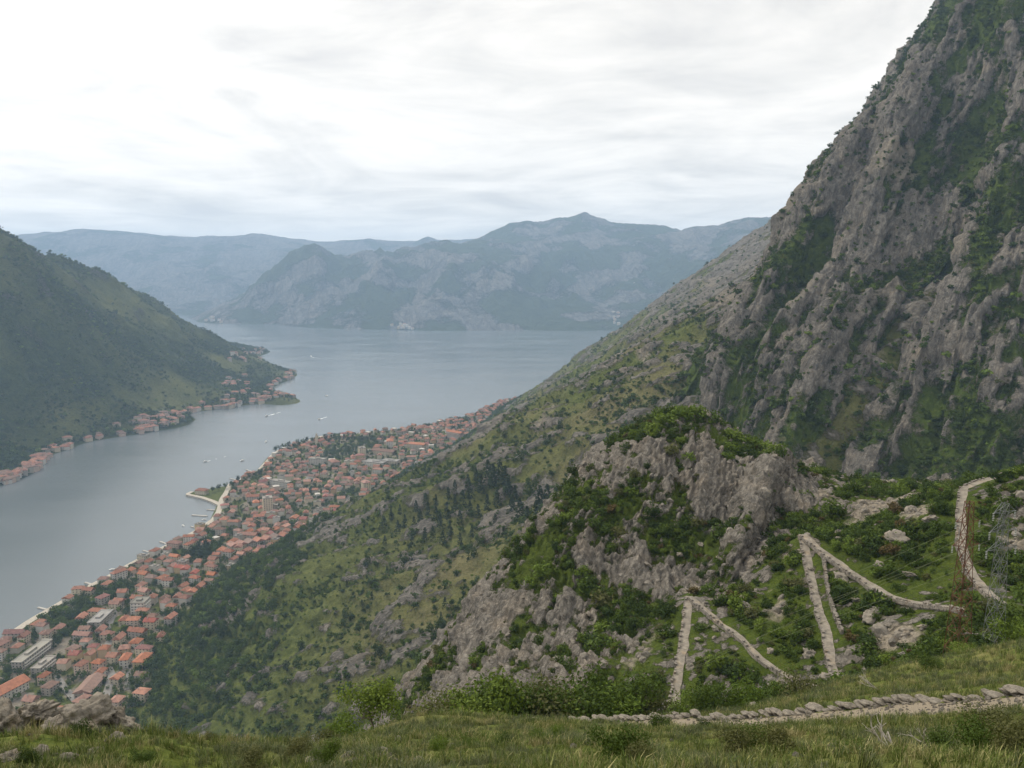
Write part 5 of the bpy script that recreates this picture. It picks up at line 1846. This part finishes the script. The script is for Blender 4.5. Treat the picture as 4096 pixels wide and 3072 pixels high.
c_tuft = source_collection('tufts', [src('tuft_%d' % i, tuft('tuft', 800 + i, 34, 0.26, 0.13, 0.0045, M[['grass', 'grass', 'grass', 'sedge', 'sedge', 'straw', 'straw'][i]])) for i in range(7)])


def d_grass(s):
    co = s['co']
    rr = np.hypot(co[..., 0], co[..., 1])
    pd, _z = dist_poly(co[..., 0], co[..., 1], PATHP)
    den = np.interp(rr, [3.0, 7.5, 18, 40, 90], [10, 44, 20, 6, 1.8]) * (rr > 2.5)
    return den * sstep(2.0, 2.8, pd) * sstep(0.62, 0.40, s['rock']) * s['wt'][3]


pt, i_, j_ = sheet_points('near', d_grass, 45, -260, 1340)
rg = np.hypot(pt[:, 0], pt[:, 1])
patch = 0.85 + 0.8 * np.clip(fbm(pt[:, 0] / 1.6, pt[:, 1] / 1.6, octv=2), -0.5, 0.8)
gs = np.random.default_rng(15).uniform(0.5, 1.1, len(pt)) * np.interp(rg, [8, 20, 60], [0.62, 1.0, 2.0]) * patch
gp = fbm(pt[:, 0] / 2.6 + 7, pt[:, 1] / 3.5, octv=3) + np.random.default_rng(52).normal(0, 0.16, len(pt))
gi_ = np.where(gp > 0.36, 5, np.where(gp < -0.16, 3, 0)) + np.random.default_rng(53).integers(0, 2, len(pt))
tag(scatter('meadow_grass', c_tuft, pt, gs, seed=18, tilt=0.15, idx=gi_), 'rough green and straw-coloured grass on the near slope', 'grass', kind='stuff')

# dead branches in the grass, lower right
M['deadwood'] = mat_plain('dead_wood', (0.42, 0.385, 0.335), 0.9, 0.3, 9.0)
for k, (u, v, d_, s_, desc, place) in enumerate([(910, 762, 9.2, 0.75, 'bleached dead branch forking over the grass', 'at the bottom edge right of centre'), (940, 745, 11.5, 0.5, 'bare grey twig leaning left', 'above the dead branch in the grass'), (880, 690, 50, 1.6, 'thin bare shrub skeleton', 'on the grassy slope below the pylons')]):
    p = unp(u, v, d_)
    p[2] = ground([p[0]], [p[1]], (3, 4))[0]
    r2 = random.Random(50 + k)

    def dead(bm, r2=r2, s_=s_):
        def br(a, dr, ln, rad, dep):
            b2 = a + dr * ln
            mid = (a + b2) / 2 + Vector((r2.uniform(-.06, .06), r2.uniform(-.06, .06), r2.uniform(-.04, .06))) * ln
            add_limb(bm, [a, mid, b2], rad, rad * 0.6, 5)
            if dep:
                for _ in range(3):
                    nd = (dr + Vector((r2.uniform(-.8, .8), r2.uniform(-.8, .8), r2.uniform(-.35, .6)))).normalized()
                    br(mid if r2.random() < .4 else b2, nd, ln * r2.uniform(.5, .75), rad * 0.55, dep - 1)
        br(Vector((0, 0, -0.05)), Vector((-0.75, 0.1, 0.62)).normalized(), s_ * 0.6, s_ * 0.040, 3)
    o = link('dead_branch', bm_mesh('dead_branch', dead, M['deadwood']), loc=p)
    named(o, desc, place, 'branch', None, p)

# ------------------------------------------------------------------ lattice pylons and lines
M['steel'] = mat_plain('galvanised_steel', (0.15, 0.16, 0.16), 0.5, 0.15, 0.5, 0.5)
M['rust'] = mat_plain('rusty_steel', (0.13, 0.060, 0.036), 0.85, 0.3, 0.8)
M['insul'] = mat_plain('insulator', (0.30, 0.31, 0.30), 0.3, 0.1, 2.0, 0.5)
M['wire'] = mat_plain('old_wire', (0.16, 0.18, 0.10), 0.7, 0.1, 0.2)


def pylon(p, H, b0, b1, mat, wl, rot, desc, place, arms):
    root = link('lattice_pylon', None, loc=p, rot=(0, 0, rot))
    cn = [(-1, -1), (1, -1), (1, 1), (-1, 1)]

    def at(i, f_):
        w_ = b0 + (b1 - b0) * f_ ** 0.85
        return Vector((cn[i][0] * w_, cn[i][1] * w_, H * f_))
    for i in range(4):
        link('leg', bm_mesh('leg', lambda bm, i=i: [add_bar(bm, at(i, a / 10), at(i, (a + 1) / 10), wl) for a in range(10)], mat), parent=root)
        link('footing', bm_mesh('footing', lambda bm, i=i: add_box(bm, at(i, 0) + Vector((0, 0, -0.1)), (0.4, 0.4, 0.6)), M['concrete']), parent=root)
    n = 11
    fr = [1 - (1 - k / n) ** 1.25 for k in range(n + 1)]
    for k in range(n):
        def brace(bm, k=k):
            for i in range(4):
                j = (i + 1) % 4
                add_bar(bm, at(i, fr[k]), at(j, fr[k + 1]), wl * 0.6)
                add_bar(bm, at(j, fr[k]), at(i, fr[k + 1]), wl * 0.6)
                add_bar(bm, at(i, fr[k + 1]), at(j, fr[k + 1]), wl * 0.6)
        link('bracing', bm_mesh('bracing', brace, mat), parent=root)
    tips = []
    for (f_, half) in arms:
        def arm(bm, f_=f_, half=half):
            z = H * f_
            for s_ in (-1, 1):
                for q in (-1, 1):
                    add_bar(bm, (s_ * b1, q * b1, z), (s_ * half, 0, z + 0.1), wl * 0.7)
                    add_bar(bm, (s_ * b1, q * b1, z + 0.8), (s_ * half, 0, z + 0.1), wl * 0.7)
        a = link('cross_arm', bm_mesh('cross_arm', arm, mat), parent=root)
        for s_ in (-1, 1):
            link('insulator', bm_mesh('insulator', lambda bm, s_=s_, z=H * f_, half=half: [add_limb(bm, [(s_ * half, 0, z + .05 - .16 * q), (s_ * half, 0, z - .03 - .16 * q)], 0.10, 0.05, 8) for q in range(5)], M['insul']), parent=a)
            ca, sa = math.cos(rot), math.sin(rot)
            tips.append(np.array([p[0] + ca * s_ * half, p[1] + sa * s_ * half, p[2] + H * f_ - 0.75]))
    named(root, desc, place, 'pylon', None, p)
    return tips


pb = unp(992, 657, 74)
pb[2] = ground([pb[0]], [pb[1]], (3, 4))[0]
t1 = pylon(pb, 15.2, 0.75, 0.25, M['steel'], 0.042, 0.35, 'tall grey steel lattice pylon', 'at the right edge beside the rusty one', [(0.70, 1.9), (0.82, 1.7), (0.94, 1.4)])
pb2 = unp(957, 657, 80)
pb2[2] = ground([pb2[0]], [pb2[1]], (3, 4))[0] - 0.3
t2 = pylon(pb2, 18.0, 1.0, 0.30, M['rust'], 0.06, 0.2, 'rusty brown lattice pylon', 'in front of the top trail bend', [(0.74, 1.6), (0.88, 1.4)])
# lines sagging down the valley to the left
for k, (a, tgt) in enumerate([(t1[0], (430, 735, 190)), (t1[2], (425, 712, 195)), (t1[4], (440, 760, 185)), (t2[0], (420, 748, 190)), (t2[2], (415, 722, 195))]):
    b_ = unp(*tgt)
    pts = []
    for i in range(25):
        f_ = i / 24
        q = a + (b_ - a) * f_
        pts.append((q[0], q[1], q[2] - 4 * 3.0 * f_ * (1 - f_)))
    o = link('power_line', bm_mesh('power_line', lambda bm: add_limb(bm, pts, 0.014, 0.014, 4), M['wire']))
    tag(o, 'thin sagging power line from the %s, %s of its lines' % (('grey pylon', ['lowest', 'middle', 'topmost'][k]) if k < 3 else ('rusty pylon', ['lower', 'upper'][k - 3])), 'power line', 'power lines')

# ------------------------------------------------------------------ labels that tell look-alikes apart
ORD = ['first', 'second', 'third', 'fourth', 'fifth', 'sixth', 'seventh', 'eighth', 'ninth', 'tenth', 'eleventh', 'twelfth', 'thirteenth', 'fourteenth', 'fifteenth', 'sixteenth', 'seventeenth', 'eighteenth', 'nineteenth', 'twentieth']
cls = {}
for o, desc, place, u in LABELLED:
    cls.setdefault(desc + ' ' + place, []).append((u, o))
for txt, lst in cls.items():
    if len(lst) == 1:
        lst[0][1]['label'] = txt
        continue
    lst.sort(key=lambda q_: q_[0])
    for i, (u, o) in enumerate(lst):
        w_ = ORD[i] if i < 20 else '%d%s' % (i + 1, {1: 'st', 2: 'nd', 3: 'rd'}.get((i + 1) % 10, 'th'))
        o['label'] = txt + (', ' + w_ + ' from left' if i < len(lst) - 1 else ', rightmost')
